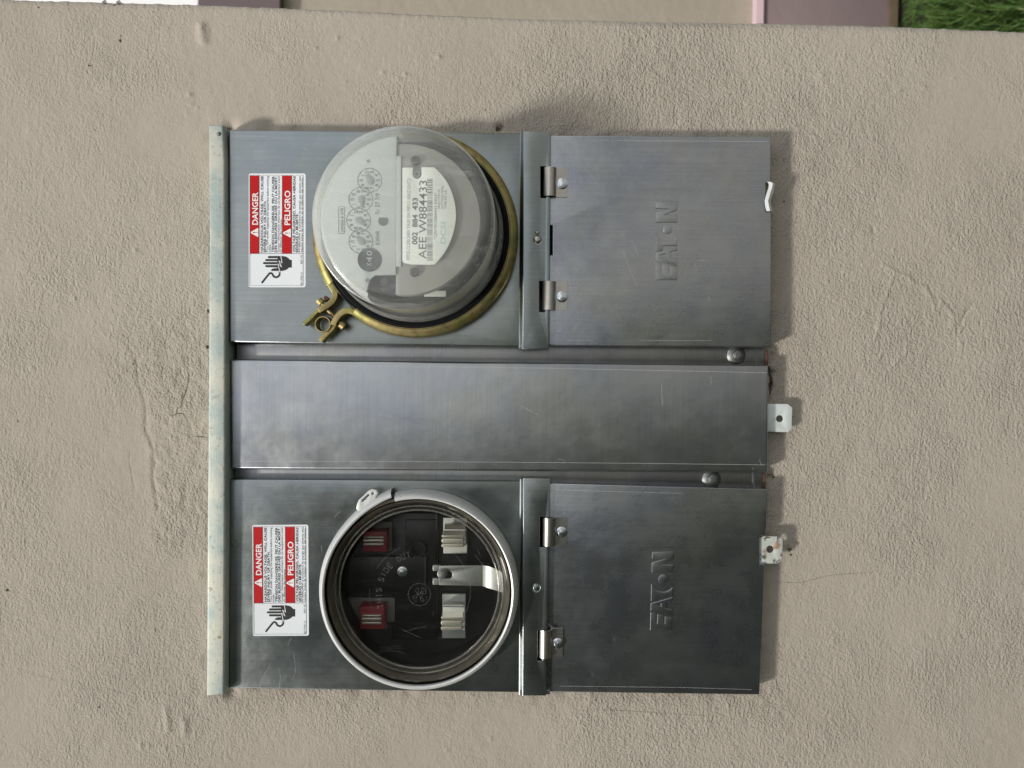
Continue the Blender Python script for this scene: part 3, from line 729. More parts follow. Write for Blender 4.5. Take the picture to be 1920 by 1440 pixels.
for (a, b), (c, d), (_, _, w) in zip(L_, R_, ribs): V += [(*P(a, b, tz), tz), (*P((a + c) / 2, b, tz), tz + 0.0016 * w), (*P(c, d, tz), tz - 0.001), (*P(c - 1, d, tz), tz - 0.012)]
Fc = [(4 * i + j, 4 * i + j + 1, 4 * i + j + 5, 4 * i + j + 4) for i in range(len(ribs) - 1) for j in range(3)]
obj('bent_hasp', (V, Fc), M['white_ring'], mb, 'crumpled white painted hasp stub', angle=20)

# wear: bend lines, scratches and scuffs on the sheets, hair-thin
def scr(name, lst, z, w, mat, parent):
    for p in lst: obj(name, stroke(pl(p, z), w * px(z), z), mat, parent)
zt = 0.00012
scr('bend_line', [[(1040, 263), (1200, 264), (1440, 265.5)]], zdu + zt, 0.8, M['bend'], du)
scr('bend_line', [[(1200, 638), (1335, 638.6)], [(1060, 638), (1110, 638)]], zdu + zt, 0.6, M['bend'], du)
scr('scratch', [[(1167, 468), (1175, 490), (1185, 515), (1194, 536)], [(1186, 458), (1196, 477)], [(1328, 555), (1331, 564)], [(1304, 493), (1305, 510)], [(1310, 488), (1324, 488)]], zdu + zt, 0.7, M['scuff'], du)
scr('bend_line', [[(1040, 918), (1120, 921), (1200, 923), (1280, 925)]], zdl + zt, 0.7, M['bend'], dl)
scr('bend_line', [[(1050, 1286.5), (1150, 1287.5), (1280, 1289), (1410, 1293)]], zdl + zt, 0.7, M['bend'], dl)
scr('scratch', [[(1151, 1196), (1153, 1203)], [(1110, 1262), (1112, 1268)]], zdl + zt, 0.8, M['scuff'], dl)
cc = [o for o in mb.children if o.name == 'centre_cover'][0]
scr('bend_line', [[(460, 684), (700, 687), (1000, 690), (1300, 696), (1438, 699)]], zc + zt, 0.8, M['bend'], cc)
scr('bend_line', [[(450, 865), (700, 865), (1000, 867), (1220, 869), (1340, 870.5), (1436, 871.5)]], zc + zt, 0.9, M['bend'], cc)
scr('scratch', [[(1424, 862), (1428, 874)], [(1411, 875), (1412, 881)], [(1046, 860), (1060, 864)], [(975, 760), (1010, 778)], [(1240, 720), (1242, 760)], [(1333, 706), (1334, 722)]], zc + zt, 0.9, M['scuff'], cc)
mcs = [o for o in mb.children if o.name.startswith('meter_cover')]
scr('scratch', [[(566, 277), (571, 279), (577, 283)], [(440, 255), (470, 255), (500, 255.5)], [(650, 258), (655, 265)], [(660, 261), (662, 268)], [(552, 546), (556, 552)], [(450, 600), (454, 606)]], zu + zt, 1.2, M['scuff'], mcs[0])
scr('scratch', [[(450, 913), (460, 930), (469, 946), (466, 965), (461, 985), (457, 1010)], [(434, 908), (455, 908)], [(470, 909), (520, 911)],
                    [(484, 1292), (497, 1262), (505, 1250)], [(522, 1253), (526, 1268), (524, 1291)], [(550, 1225), (553, 1245), (554, 1260), (548, 1275)], [(446, 1276), (450, 1285)],
                    [(536, 1205), (540, 1209), (546, 1196)], [(627, 970), (638, 958)], [(602, 1022), (604, 1036)], [(446, 1120), (447, 1128)]], zl + zt, 0.8, M['scuff'], mcs[1])

# ------------------------------------------------------------------ danger stickers
def sticker():
    z = zu + 0.00015; z1 = z + 0.00012; z2 = z + 0.00024
    st = obj('warning_label', plate([pl(rrect(466.3, 325.2, 573, 538.8, 3.5), z)], z, z), M['sticker'], mb)
    bord = [stroke(pl([(468.4, 328.6), (568.3, 328.6), (568.3, 535.2), (468.4, 535.2)], z1), 0.8 * px(z), z1, None, True),
            stroke(pl([(468.4, 475.6), (568.3, 475.6)], z1), 0.7 * px(z), z1)]
    bord += [stroke(pl([(u, 328.6), (u, 475.6)], z1), 0.7 * px(z), z1) for u in (486, 529, 547)]
    obj('border', join(*bord), M['ink'], st)
    for a, b in ((469, 485.5), (529.5, 546.5)):
        obj('red_banner', plate([pl(rect(a, 329.2, b, 475.1), z1)], z1, z1), M['red'], st)
    for u0, u1, v0, v1 in ((470.3, 484.3, 427.5, 444.3), (530.8, 545.3, 428.5, 445.3)):
        tri = [(u0, (v0 + v1) / 2 - 1), (u0, (v0 + v1) / 2 + 1), (u1 - 1, v1), (u1, v1 - 1.2), (u1, v0 + 1.2), (u1 - 1, v0)]
        t = obj('alert_triangle', join(plate([pl(tri, z2)], z2, z2)), M['white_ink'], st)
    z3 = z2 + 0.0001
    for u0, v in ((474, 436), (534.5, 437)): obj('exclamation_mark', join(*[g for g in (stroke(pl([(u0, v), (u0 + 5.6, v)], z3), [2.0 * px(z), 1.0 * px(z)], z3), plate([circ(*P(u0 + 7.8, v, z3), 0.9 * px(z), 10)], z3, z3))]), M['red'], st)
    obj('headline', text('DANGER', 483.3, 421.5, 361, 10.6, z2, 0.022), M['white_ink'], st); obj('headline', text('PELIGRO', 543.8, 422, 358, 10.6, z2, 0.022), M['white_ink'], st)
    T = [('HAZARDOUS VOLTAGE. WILL CAUSE', 492.7, 473.4, 331.5, 4.35, 1), ('SEVERE INJURY OR DEATH.', 498.4, 473.4, 377, 4.35, 1),
         ('Turn OFF power supplying this equipment before working', 502.8, 473.4, 331.5, 3.7, 0), ('inside.', 507.2, 473.4, 458, 3.5, 0),
         ('TENSION DANGEREUSE, PEUT CAUSER', 513.4, 473.4, 331.5, 4.25, 1), ('DES BLESSURES GRAVES OU LA MORT.', 518.8, 473.4, 331.5, 4.25, 1),
         ("Couper l'alimentation électrique de cet équipement avant", 523.6, 473.4, 331.5, 3.7, 0), ("d'y effectuer des travaux.", 527.8, 473.4, 411, 3.4, 0),
         ('VOLTAJE PELIGROSO, CAUSA HERIDAS', 553, 473.4, 331.5, 4.35, 1), ('SEVERAS O MUERTE.', 558.5, 473.4, 401, 4.35, 1),
         ('INTERRUMPA el suministro de energía que alimenta este', 562.9, 473.4, 331.5, 3.5, 0), ('equipo antes de trabajar en el interior del mismo.', 567.2, 473.4, 333, 3.4, 0)]
    obj('lettering', join(*[text(s, u, a, b, h, z2, 0.014 if bo else 0.0, 1.0) for s, u, a, b, h, bo in T],
                          text('00-17431-2', 566.6, 535, 511, 3.2, z2), text('REV. 02', 566.6, 494.5, 478.5, 3.2, z2)), M['ink'], st, kind='stuff')
    zz_ = lambda pts: [P(a / 6 + 380, b / 6 + 440, z1) for a, b in pts]
    def arcp(cx, cy, r, t0, t1, n=6): return [(cx + r * math.cos(math.radians(t0 + (t1 - t0) * i / n)), cy + r * math.sin(math.radians(t0 + (t1 - t0) * i / n))) for i in range(n + 1)]
    hand = [(1002, 283), (1002, 370), (970, 370), (955, 387), (930, 400), (900, 408), (775, 408), (768, 397), (785, 383), (805, 378), (840, 376), (840, 368)]
    for tip, cy, w in ((715, 354, 12), (690, 320, 12), (715, 286, 12), (745, 252, 12)):
        hand += arcp(tip, cy, w, 90, 270) + ([(840, cy - w), (840, cy - 22)] if cy > 260 else [])
    hand += [(900, 240), (940, 248), (965, 265), (980, 283)]
    obj('hand_symbol', plate([zz_(hand)], z1, z1), M['ink'], st)
    obj('bolt_symbol', stroke(zz_([(880, 238), (893, 320), (858, 292), (888, 366), (847, 325), (868, 420)]), [1.2 * px(z), 1.6 * px(z), 1.6 * px(z), 1.8 * px(z), 1.6 * px(z), 1.2 * px(z)], z2), M['white_ink'], st)
    obj('cable_symbol', join(stroke(zz_(smooth([(664, 544), (735, 455), (758, 433), (782, 440), (798, 468), (830, 479), (858, 462), (868, 436)], 5)), 3.6 * px(z), z1),
                             *[stroke(zz_([(866, 424), (866 + 16 * math.cos(t), 424 + 16 * math.sin(t))]), 0.7 * px(z), z1) for t in (0.3, 1.4, 2.7, 3.8, 5.3)]), M['ink'], st)
    return st
st = sticker()
a = P(519.6, 432, zu); b = P(526, 1088, zl)
st2 = copy_part(st, mb, wd(Vector((b[0] - a[0], b[1] - a[1], zl - zu)))); st2.rotation_euler.y = -0.006

# ------------------------------------------------------------------ open socket behind the clear cover (lower)
zf = -0.030                                   # floor of the socket
sk = obj('socket_well', join(lathe(*RB, [(0.0772, zl - 0.002), (0.0768, 0.004), (0.080, -0.01), (0.080, zf), (0.0001, zf)], 64)), M['black_plastic'], mb)
obj('socket_collar', lathe(*RB, [(0.0835, zl - 0.001), (0.0840, zl + 0.010), (0.0828, zl + 0.0135), (0.0805, zl + 0.010), (0.0785, zl + 0.002), (0.0772, zl - 0.003)], 96), M['gasket'], mb)
def jaw(uv, clip, plate_uv, mat, plate_mat, z, tilt=0):
    obj('insulator_plate', box(*plate_uv, zf, zf + 0.004, 0.0008, 1), plate_mat, mb)
    blk = obj('contact_jaw', box(*uv, zf + 0.004, z - 0.003, 0.0012, 2), mat, mb)
    u0, v0, u1, v1 = clip; h = (v1 - v0); g = []
    for a_, b_ in ((0.0, 0.16), (0.30, 0.62), (0.74, 1.0)):
        g.append(box(u0, v0 + a_ * h, u1, v0 + b_ * h, zf + 0.006, z + (0.001 if a_ == 0.3 else 0.0), 0.0007, 2))
    g.append(box(u0 + 2, v0 + 0.1 * h, u1 - 1, v0 + 0.9 * h, zf + 0.006, z - 0.004, 0.0003, 1))
    obj('jaw_clip', join(*g), M['jaw_metal'], blk)
jaw((679, 996, 725, 1035), (681, 1006, 719, 1023), (690, 978, 735, 1033), M['jaw_red'], M['jaw_grey'], -0.006)
jaw((674, 1137, 721, 1180), (678, 1153, 715, 1171), (646, 1121, 740, 1166), M['jaw_red'], M['jaw_grey'], -0.006)
jaw((833, 992, 874, 1024), (828, 1003, 869, 1026), (831, 971, 876, 1038), M['jaw_plate'], M['jaw_plate'], -0.006)
jaw((831, 1138, 872, 1182), (827, 1156, 866, 1182), (829, 1114, 873, 1197), M['jaw_plate'], M['jaw_plate'], -0.006)
# sloped shoulder of the two grey jaws
for u0, v0, u1, v1 in ((833, 986, 872, 1003), (830, 1137, 868, 1156)):
    p = [P(u0, v0, -0.008), P(u1, v0, -0.008), P(u1, v1, -0.008), P(u0, v1, -0.008)]
    V = [(*p[0], -0.013), (*p[1], -0.013), (*p[2], -0.0055), (*p[3], -0.0055), (*p[0], -0.020), (*p[1], -0.020), (*p[2], -0.020), (*p[3], -0.020)]
    obj('jaw_shoulder', (V, [(0, 1, 2, 3), (4, 5, 6, 7), (0, 1, 5, 4), (1, 2, 6, 5), (2, 3, 7, 6), (3, 0, 4, 7)]), M['jaw_metal'], mb)
zb_ = -0.010
obj('block_ridge', join(box(760, 975, 818, 1050, zf, zf + 0.006, 0.001, 1), box(735, 962, 822, 1200, zf, zf + 0.003, 0.001, 1), box(660, 1044, 800, 1112, zf, zf + 0.009, 0.001, 1)), M['black_plastic'], mb)
br = obj('ground_strap', join(plate([pl([(823, 1061), (905, 1060), (905, 1099), (823, 1097)], zb_)] + [pl(rrect(826, 1071, 848, 1085, 6), zb_)], zb_ - 0.0015, zb_, 0.0004, 1),
                              box(811, 1059.5, 826, 1071, zb_ - 0.006, zb_ - 0.0016), box(811, 1084, 826, 1097, zb_ - 0.006, zb_ - 0.0016)), plain('dull_steel', (0.34, 0.35, 0.35), 0.42, 0.9, 0.15, 80), mb)
V = []
for i in range(9):
    t = i / 8; u = 905 + 37 * t; z = zb_ + 0.0165 * t * t; w0 = 1060 + 4 * t + 10 * t * t; w1 = 1099 + 12 * t
    V += [(*P(u, w0, z), z), (*P(u, w1, z), z)]
obj('strap_spring', (V, [(2 * i, 2 * i + 1, 2 * i + 3, 2 * i + 2) for i in range(8)]), plain('bright_steel', (0.50, 0.50, 0.49), 0.45, 0.7, 0.12, 120), br)
obj('socket_screw', hexscrew(829, 1077.5, 7.5, zb_ + 0.0001), M['bolt'], mb)
obj('socket_screw', hexscrew(753, 1074, 7.8, zf + 0.009, 0.004), M['zinc'], mb)
x, y = P(783, 1029, zf + 0.006)
obj('screw_boss', lathe(x, y, [(0.0080, zf), (0.0080, zf + 0.0085), (0.0060, zf + 0.0085), (0.0058, zf + 0.004), (0.0001, zf + 0.004)], 32), M['black_plastic'], mb)

# ------------------------------------------------------------------ clear blank cover over the lower socket
zg = 0.0225
cov = empty('socket_cover', W(RB[0], RB[1] - 0.08, zl), 'clear round blank cover closing the lower empty socket, black inside', 'cover')
GC = P(790, 1111, zg)
obj('disc', lathe(*GC, [(0.0728, zg), (0.045, zg - 0.0001), (0.0001, zg - 0.0001)], 96), M['clear'], cov)
for rr_i, zz_i, w_ in ((0.0768, zl + 0.0092, 0.0006), (0.0728, zl + 0.0078, 0.0008)):
    obj('moulded_ridge', lathe(*RB, [(rr_i + w_ * math.cos(t), zz_i + w_ * math.sin(t)) for t in np.linspace(0, math.pi, 8)], 128), M['ridge'], cov)
obj('rim', lathe(*RB, [(0.0828, zl + 0.0155), (0.0812, zl + 0.0152), (0.0795, zl + 0.0095), (0.0785, zl + 0.0070), (0.0770, zl + 0.0085), (0.0758, zl + 0.0085), (0.0748, zl + 0.0062), (0.0738, zl + 0.0072), (0.0728, zl + 0.0072), (0.0722, zl + 0.0046)], 128), M['clear_rim'], cov)
zm = zg + 0.0006; s = px(zm)
mk = []
def arcpts(u, v, r, t0, t1, n=40): return [P(u + r * math.cos(math.radians(t0 + (t1 - t0) * i / n)), v + r * math.sin(math.radians(t0 + (t1 - t0) * i / n)), zm) for i in range(n + 1)]
mk.append(stroke(arcpts(787, 1114, 94, -150, -112), 0.8 * s, zm)); mk.append(stroke(arcpts(787, 1108, 95, -62, 60), 0.9 * s, zm)); mk.append(stroke(arcpts(787, 1114, 94, 165, 185), 0.7 * s, zm))
for i, ch in enumerate('THIS SIDE OUT'):
    if ch == ' ': continue
    t = math.radians(163 + i * 7.6)               # clockwise in the photo, from lower left to the top
    gv, gf = text(ch, 0, 7.6, 0, 11.5, zm) if ch not in 'I' else text(ch, 0, 1.4, 0, 11.5, zm)
    ox, oy = P(0, 7.6 if ch != 'I' else 1.4, zm); cxm, cym = P(786.5 + 71 * math.cos(t), 1114 + 71 * math.sin(t), zm)
    wv_ = (7.6 if ch != 'I' else 1.4) * s
    # letter up = away from centre
    dx_, dy_ = P(786.5 + 85 * math.cos(t), 1114 + 85 * math.sin(t), zm); up = Vector((dx_ - cxm, dy_ - cym)).normalized(); ri = Vector((up.y, -up.x))
    mk.append(([(cxm + ri.x * (a - ox - wv_ / 2) + up.x * (b - oy), cym + ri.y * (a - ox - wv_ / 2) + up.y * (b - oy), zm) for a, b, _ in gv], gf))
obj('moulded_lettering', join(*mk), M['emboss'], cov)
# round monogram: a ring with two looped script letters
em = [stroke(arcpts(786.3, 1114.6, 20.8, 0, 360)[:-1], 0.9 * s, zm, None, True)]
e6 = lambda pts: [P(a / 4.8 + 580, b / 4.8 + 890, zm) for a, b in pts]
for pts in ([(950, 1085), (932, 1105), (945, 1118), (968, 1100), (972, 1070), (955, 1045), (965, 1022), (985, 1030), (978, 1060), (990, 1090), (1012, 1110), (1030, 1128), (1018, 1142), (1000, 1128), (1006, 1100), (1022, 1078), (1008, 1062)],
            [(1000, 1075), (1012, 1050), (1008, 1028), (1020, 1020), (1038, 1030), (1052, 1048), (1048, 1068), (1030, 1072), (1022, 1058), (1034, 1044), (1044, 1052)],
            [(958, 1078), (975, 1078), (996, 1066), (1010, 1045)], [(945, 1135), (960, 1140), (968, 1132)], [(1046, 1100), (1056, 1108), (1060, 1098)]):
    em.append(stroke(e6(smooth(pts, 5)), 0.9 * s, zm))
obj('monogram', join(*em), M['emboss'], cov)
sc_ = [[(753, 1180), (765, 1183), (780, 1178), (800, 1175)], [(755, 1181), (775, 1190), (788, 1195)], [(721, 1168), (726, 1176)], [(706, 1216), (720, 1213), (752, 1211)], [(708, 1222), (730, 1216), (755, 1216)], [(706, 1226), (735, 1220), (760, 1225)],
       [(890, 1040), (905, 1058)], [(895, 1030), (902, 1045)], [(893, 1085), (905, 1055)], [(898, 1095), (903, 1075)], [(820, 1198), (850, 1172), (868, 1150)], [(818, 995), (818, 960)], [(797, 1040), (797, 1095)]]
obj('scuffs', join(*[stroke([P(a, b, zm) for a, b in smooth(p, 4)], random.uniform(0.5, 1.2) * s, zm + 0.0001) for p in sc_]), M['film'], cov, kind='stuff')

# ------------------------------------------------------------------ white snap ring round the lower socket
zr = 0.038
ring = empty('snap_ring', W(RB[0], RB[1] - 0.09, zl), 'white enamelled snap ring round the lower socket, open at one flared end', 'ring')
# angles in the wall frame: photo-up = +x, photo-left = +y
def ang(u, v, c0, z):
    x, y = P(u, v, z); return math.atan2(y - c0[1], x - c0[0])
aS = ang(738, 930, RB, zr); aE = ang(728, 912, RB, zr)           # right-hand end, flared end
prof = [(0.0908, zl + 0.001), (0.0911, zr - 0.013), (0.0906, zr - 0.008), (0.0893, zr - 0.0036), (0.0876, zr - 0.0010), (0.0860, zr), (0.0847, zr - 0.0006), (0.0844, zr - 0.003), (0.0852, zr - 0.003), (0.0880, zr - 0.0035), (0.0892, zr - 0.009), (0.0890, zl + 0.001)]
span = (aE - aS) % (2 * math.pi)
a0_, a1_ = (aS - (2 * math.pi - 0.0), aE) if False else (aE, aS)
# walk the long way round from the flared end to the other
long_ = 2 * math.pi - abs(((aS - aE + math.pi) % (2 * math.pi)) - math.pi)
sgn = 1 if ((ang(595, 1112, RB, zr) - aE) % (2 * math.pi)) < math.pi else -1
obj('band', lathe(*RB, prof, 160, aE, aE + sgn * long_, lambda t: 0.0042 * max(0, 1 - t / 0.10) ** 1.5), M['white_ring'], ring)
z6 = lambda pts, z: [P(a / 12 + 640, b / 12 + 900, z) for a, b in pts]
obj('seal_loop', plate([z6([(335, 640), (345, 560), (390, 450), (500, 350), (600, 250), (690, 205), (780, 220), (830, 290), (720, 480), (540, 640), (400, 740)], zr - 0.006),
                        z6([(450, 490), (470, 440), (600, 315), (640, 340), (560, 420), (475, 505)], zr - 0.006), circ(*P(699, 925.5, zr - 0.006), 2.6 * px(zr), 16)], zr - 0.0075, zr - 0.006, 0.0003, 1), M['white_ring'], ring)
obj('rear_skirt', lathe(*RB, [(0.0868, zl + 0.0005), (0.0868, zr - 0.0055), (0.0845, zr - 0.0045)], 96), M['gasket'], ring)

# ------------------------------------------------------------------ electric meter with aged dome (upper)
mt = empty('electric_meter', W(RA[0], RA[1] - 0.08, zu), 'round electricity meter with clock dials and bar code label under a hazy dome', 'electricity meter')
z0 = 0.043
obj('base', lathe(*RA, [(0.0770, -0.03), (0.0775, 0.030), (0.0855, 0.032), (0.0858, 0.041), (0.0848, 0.0425), (0.0835, 0.0408), (0.0828, 0.0412), (0.0820, 0.0428), (0.0812, 0.0415), (0.0804, 0.0432),
                        (0.0796, 0.0418), (0.0788, 0.0436), (0.0778, 0.0422), (0.0768, 0.0440), (0.0740, 0.0440), (0.0001, 0.0440)], 128), M['bakelite'], mt)
dome_prof = [(0.0785, z0), (0.0780, z0 + 0.004), (0.0760, z0 + 0.006), (0.0756, z0 + 0.020), (0.0742, 0.085), (0.0728, 0.1060)]
for i in range(1, 11):
    t = math.radians(90 * i / 10); dome_prof.append((0.0625 + 0.0103 * math.cos(t), 0.1065 + 0.0120 * math.sin(t)))
dome_prof += [(0.045, 0.1203), (0.022, 0.1214), (0.0001, 0.1217)]
obj('dome', lathe(*RA, dome_prof, 160), M['glass'], mt, angle=60)
zq = 0.0850
for i in range(70):
    u, v = random.gauss(893, 9), random.gauss(345, 10)
    q_ = (u, v); cxq, cyq = P(u, v, 0.110)
    rr0 = math.hypot(cxq - RA[0], cyq - RA[1])
    if rr0 > 0.0700 or rr0 < 0.02: continue
    zz0 = 0.1206 if rr0 < 0.0625 else 0.1065 + 0.0120 * math.sqrt(max(0, 1 - ((rr0 - 0.0625) / 0.0103) ** 2))
    cxq, cyq = P(u, v, zz0 + 0.0004)
    obj('dust_fleck', plate([circ(cxq, cyq, random.uniform(0.00015, 0.00045), 6)], zz0 + 0.0004, zz0 + 0.0004), M['film'], mt, kind='stuff')
zfp = 0.1035                                  # height of the register face
obj('register_drum', lathe(*RA, [(0.050, 0.044), (0.052, 0.075), (0.058, 0.080), (0.058, 0.088), (0.030, 0.089), (0.0001, 0.089)], 72), M['meter_body'], mt)
AX = RA
def face(uedge, side, R, z0_, z1_):
    yE = P(uedge, 400, z1_)[1] - AX[1]
    t = math.asin(max(-1, min(1, yE / R)))
    if side > 0: a0, a1 = t, math.pi - t
    else: a0, a1 = math.pi - t, 2 * math.pi + t
    return plate([[(AX[0] + R * math.cos(a0 + (a1 - a0) * i / 48), AX[1] + R * math.sin(a0 + (a1 - a0) * i / 48)) for i in range(49)]], z0_, z1_, 0.0005, 1)
obj('frame_plate', face(743, -1, 0.0605, zfp - 0.016, zfp - 0.002), M['frame'], mt)
def proj(x, y, z):
    p = Vector((x, y, z - D)); w_ = p.dot(fwd); return CU + F * p.dot(rt) / w_, CV + F * p.dot(dn) / w_
tE_ = math.asin((P(742.5, 400, zfp)[1] - RA[1]) / 0.066)
dpo = [(RA[0] + 0.066 * math.cos(t), RA[1] + 0.066 * math.sin(t)) for t in np.linspace(tE_, math.pi - tE_, 49)]
dpo = [p for p in dpo if not (proj(*p, zfp)[0] > 690 and proj(*p, zfp)[1] > 510)] + pl([(690, 536), (694, 524), (703, 516), (742, 515)], zfp)
dp = obj('dial_plate', plate([dpo], zfp - 0.004, zfp, 0.0005, 1), M['dial_plate'], mt)
yE_ = P(742.5, 400, zfp)[1] - RA[1]; tE_ = math.asin(yE_ / 0.066)
obj('added_skirt', lathe(*RA, [(0.0655, zfp - 0.002), (0.0690, zfp - 0.007), (0.0710, zfp - 0.025), (0.0725, 0.055)], 64, tE_, math.pi - 0.46), M['dial_plate'], mt)  # pale slope added to whiten the gap round the dial plate
obj('plate_corner', join(box(742, 292, 752, 500, zfp - 0.004, zfp - 0.0003, 0.0003, 1)), M['dial_plate'], mt)
zi = zfp + 0.00025; s = px(zi)
dials = [((693, 338), 22.3, 1, 125), ((676.5, 374), 22.4, -1, 275), ((672, 413), 22.3, 1, -40), ((676.5, 453), 22.3, -1, 135)]
for n, ((u, v), r, cw, pa) in enumerate(dials):
    c = P(u, v, zi)
    g = [plate([circ(*c, (r + 0.45) * s, 56), circ(*c, (r - 0.45) * s, 56)], zi + n * 0.00003, zi + n * 0.00003)]
    for dgt in range(10):
        t = math.radians(36 * dgt) * cw            # clockwise seen from the front, 0 at the top of the meter
        uu, vv2 = u - 15.6 * math.cos(t), v - 15.6 * math.sin(t)
        g.append(text(str(dgt), uu + 3.2, vv2 + 2.3, vv2 - 2.3, 6.6, zi)) if dgt != 1 else g.append(stroke(pl([(uu + 3.2, vv2), (uu - 3.4, vv2)], zi), 0.9 * s, zi))
        g.append(stroke(pl([(u - (r - 2.5) * math.cos(t), v - (r - 2.5) * math.sin(t)), (u - r * math.cos(t), v - r * math.sin(t))], zi), 1.0 * s, zi))
    dl_ = obj('dial', join(*g), M['dial_ink'], dp)
    t = math.radians(pa); ca, sa = math.cos(t), -math.sin(t)     # pa: photo angle, 0 = right, 90 = up
    tip = (u + 14 * ca, v + 14 * sa)
    zp = zi + 0.0012
    body = [(u - 5.5 * ca + 4.2 * math.sin(q_) * -sa * -1 * 0, v) for q_ in ()]
    ptsn = [(u + x_ * ca - y_ * sa, v + x_ * sa + y_ * ca) for x_, y_ in [(14, 0.7), (6, 3.6), (1, 5.2), (-4, 4.6), (-7, 2.4), (-7.6, 0), (-7, -2.4), (-4, -4.6), (1, -5.2), (6, -3.6), (14, -0.7)]]
    obj('pointer', plate([pl(ptsn, zp)], zp - 0.0005, zp, 0.0001, 1), M['pale_ink_p'] if 'pale_ink_p' in M else M.setdefault('pale_ink_p', plain('pointer_grey', (0.30, 0.33, 0.33), 0.5, 0, 0.05)), dp)
obj('multiplier_spot', plate([circ(*P(693, 487, zi), 22.4 * s, 56)], zi + 0.0002, zi + 0.0002), plain('charcoal_ink', (0.045, 0.05, 0.052), 0.5, 0, 0.2, 150), dp)
zj = zi + 0.0005
obj('multiplier_lettering', join(text('X', 696.5, 499, 492.5, 9, zj), text('10', 697.5, 485, 471, 10.5, zj), plate([circ(*P(692.5, 488, zj), 2.7 * s, 18), circ(*P(692.5, 488, zj), 1.5 * s, 18)], zj, zj)), M['pale_print'] if 'pale_print' in M else M.setdefault('pale_print', plain('pale_print', (0.50, 0.52, 0.52), 0.5, 0, 0.02)), dp)
lg = rrect(634.8, 387, 646, 438, 2.5)
obj('plate_lettering', join(text('KWHR', 712, 459, 433, 8.2, zi), text('Rr 27 7/9', 711.5, 401.5, 363, 8.0, zi), text('LANDIS & GYR', 643.5, 435, 390, 5.2, zi, 0.01),
                            stroke(pl(lg, zi), 0.8 * s, zi, None, True)), M['dial_ink'], dp, kind='stuff')
dd = P(718.5, 414, zi)
obj('peep_hole', plate([[(dd[0] + 9.4 * s * math.cos(t), dd[1] + 9.4 * s * math.sin(t)) for t in np.linspace(math.radians(50), math.radians(310), 24)]], zi, zi), M['grey_ink'], dp)
for u, v, r in ((688.7, 525.6, 4.0), (690.5, 302, 3.2)): obj('pin_hole', plate([circ(*P(u, v, zi), r * s, 16)], zi, zi), M['pale_ink'], dp)
# name plate card
zn = zfp + 0.0022; s = px(zn)
card = [(756, 314), (774, 314), (774, 322)] + [(782 + 8.2 * math.cos(math.radians(t)), 326 + 9 * math.sin(math.radians(t))) for t in range(180, -1, -20)] + [(790, 313.5), (814, 313.5), (818, 317)]
card += smooth([(818, 317), (836, 338), (849, 366), (855, 401), (850, 436), (837, 468), (818, 493)], 5)[1:]
card += [(815, 496), (772, 496), (757, 493), (754.5, 489), (754.5, 316)]
npl = obj('name_plate', plate([pl(card, zn)], zn - 0.0009, zn, 0.0002, 1), M['name_plate'], mt)
zk = zn + 0.00015
obj('fine_print', join(text('FM2S CL200 240V TA30 3W MP1/1 60HZ KH7.2', 768.5, 487, 336, 6.4, zk), text('*QRM002884433 0403*', 818.7, 449, 362, 5.6, zk),
                       text('SINGLE STATOR', 825, 391.5, 355.5, 4.2, zk), text('WATT HOUR METER', 831.5, 393, 349, 4.2, zk), text('TYPE MT-1A', 837.6, 391.5, 357, 4.2, zk)), M['pale_ink'], npl)
obj('serial_number', join(text('AEE W884433', 799.2, 485.3, 340, 14.6, zk, 0.004), text('002  884  433', 782.3, 458.5, 371.5, 9.8, zk, 0.03)), M['grey_ink'], npl)
bars = []; v = 488.5; rb = random.Random(9)
while v > 335:
    w = rb.choice([0.7, 0.8, 1.0, 1.6, 2.2]); bars.append(plate([pl(rect(800.6, v - w, 811.2, v), zk)], zk, zk)); v -= w + rb.choice([0.8, 0.9, 1.2, 1.8])
obj('bar_code', join(*bars), M['pale_ink'], npl)
obj('emblem', join(text('DCSI', 835.3, 457, 417, 9.3, zk, 0.012)), M['blue_ink'], npl)
for u, v, r, zz_, m_ in ((778, 300, 8.8, zfp, 'bolt'), (776, 509.7, 8.5, zfp, 'bolt'), (782, 327, 7.4, zfp - 0.001, 'frame')):
    x, y = P(u, v, zz_ + 0.002); q_ = r * px(zz_)
    obj('face_screw', lathe(x, y, [(q_, zz_ - 0.003), (q_, zz_ + 0.0012), (q_ * 0.82, zz_ + 0.0024), (q_ * 0.5, zz_ + 0.0025), (q_ * 0.45, zz_ + 0.0008), (0.0001, zz_ + 0.0008)], 28), M['meter_body'] if m_ == 'bolt' else M['frame'], mt)
obj('latch_block', join(lathe(*P(721, 529, zfp - 0.004), [(0.0042, zfp - 0.02), (0.0042, zfp - 0.004), (0.0030, zfp - 0.002), (0.0001, zfp - 0.002)], 20), box(715, 532, 741, 545, zfp - 0.02, zfp - 0.004)), M['bakelite'], mt)
obj('side_tag', join(box(795, 545, 836, 556, 0.080, 0.082, 0.0003, 1)), M['name_plate'], mt)
obj('tag_plug', join(box(828, 520, 849, 534, 0.086, 0.0885, 0.0004, 1)), M['bakelite'], mt)

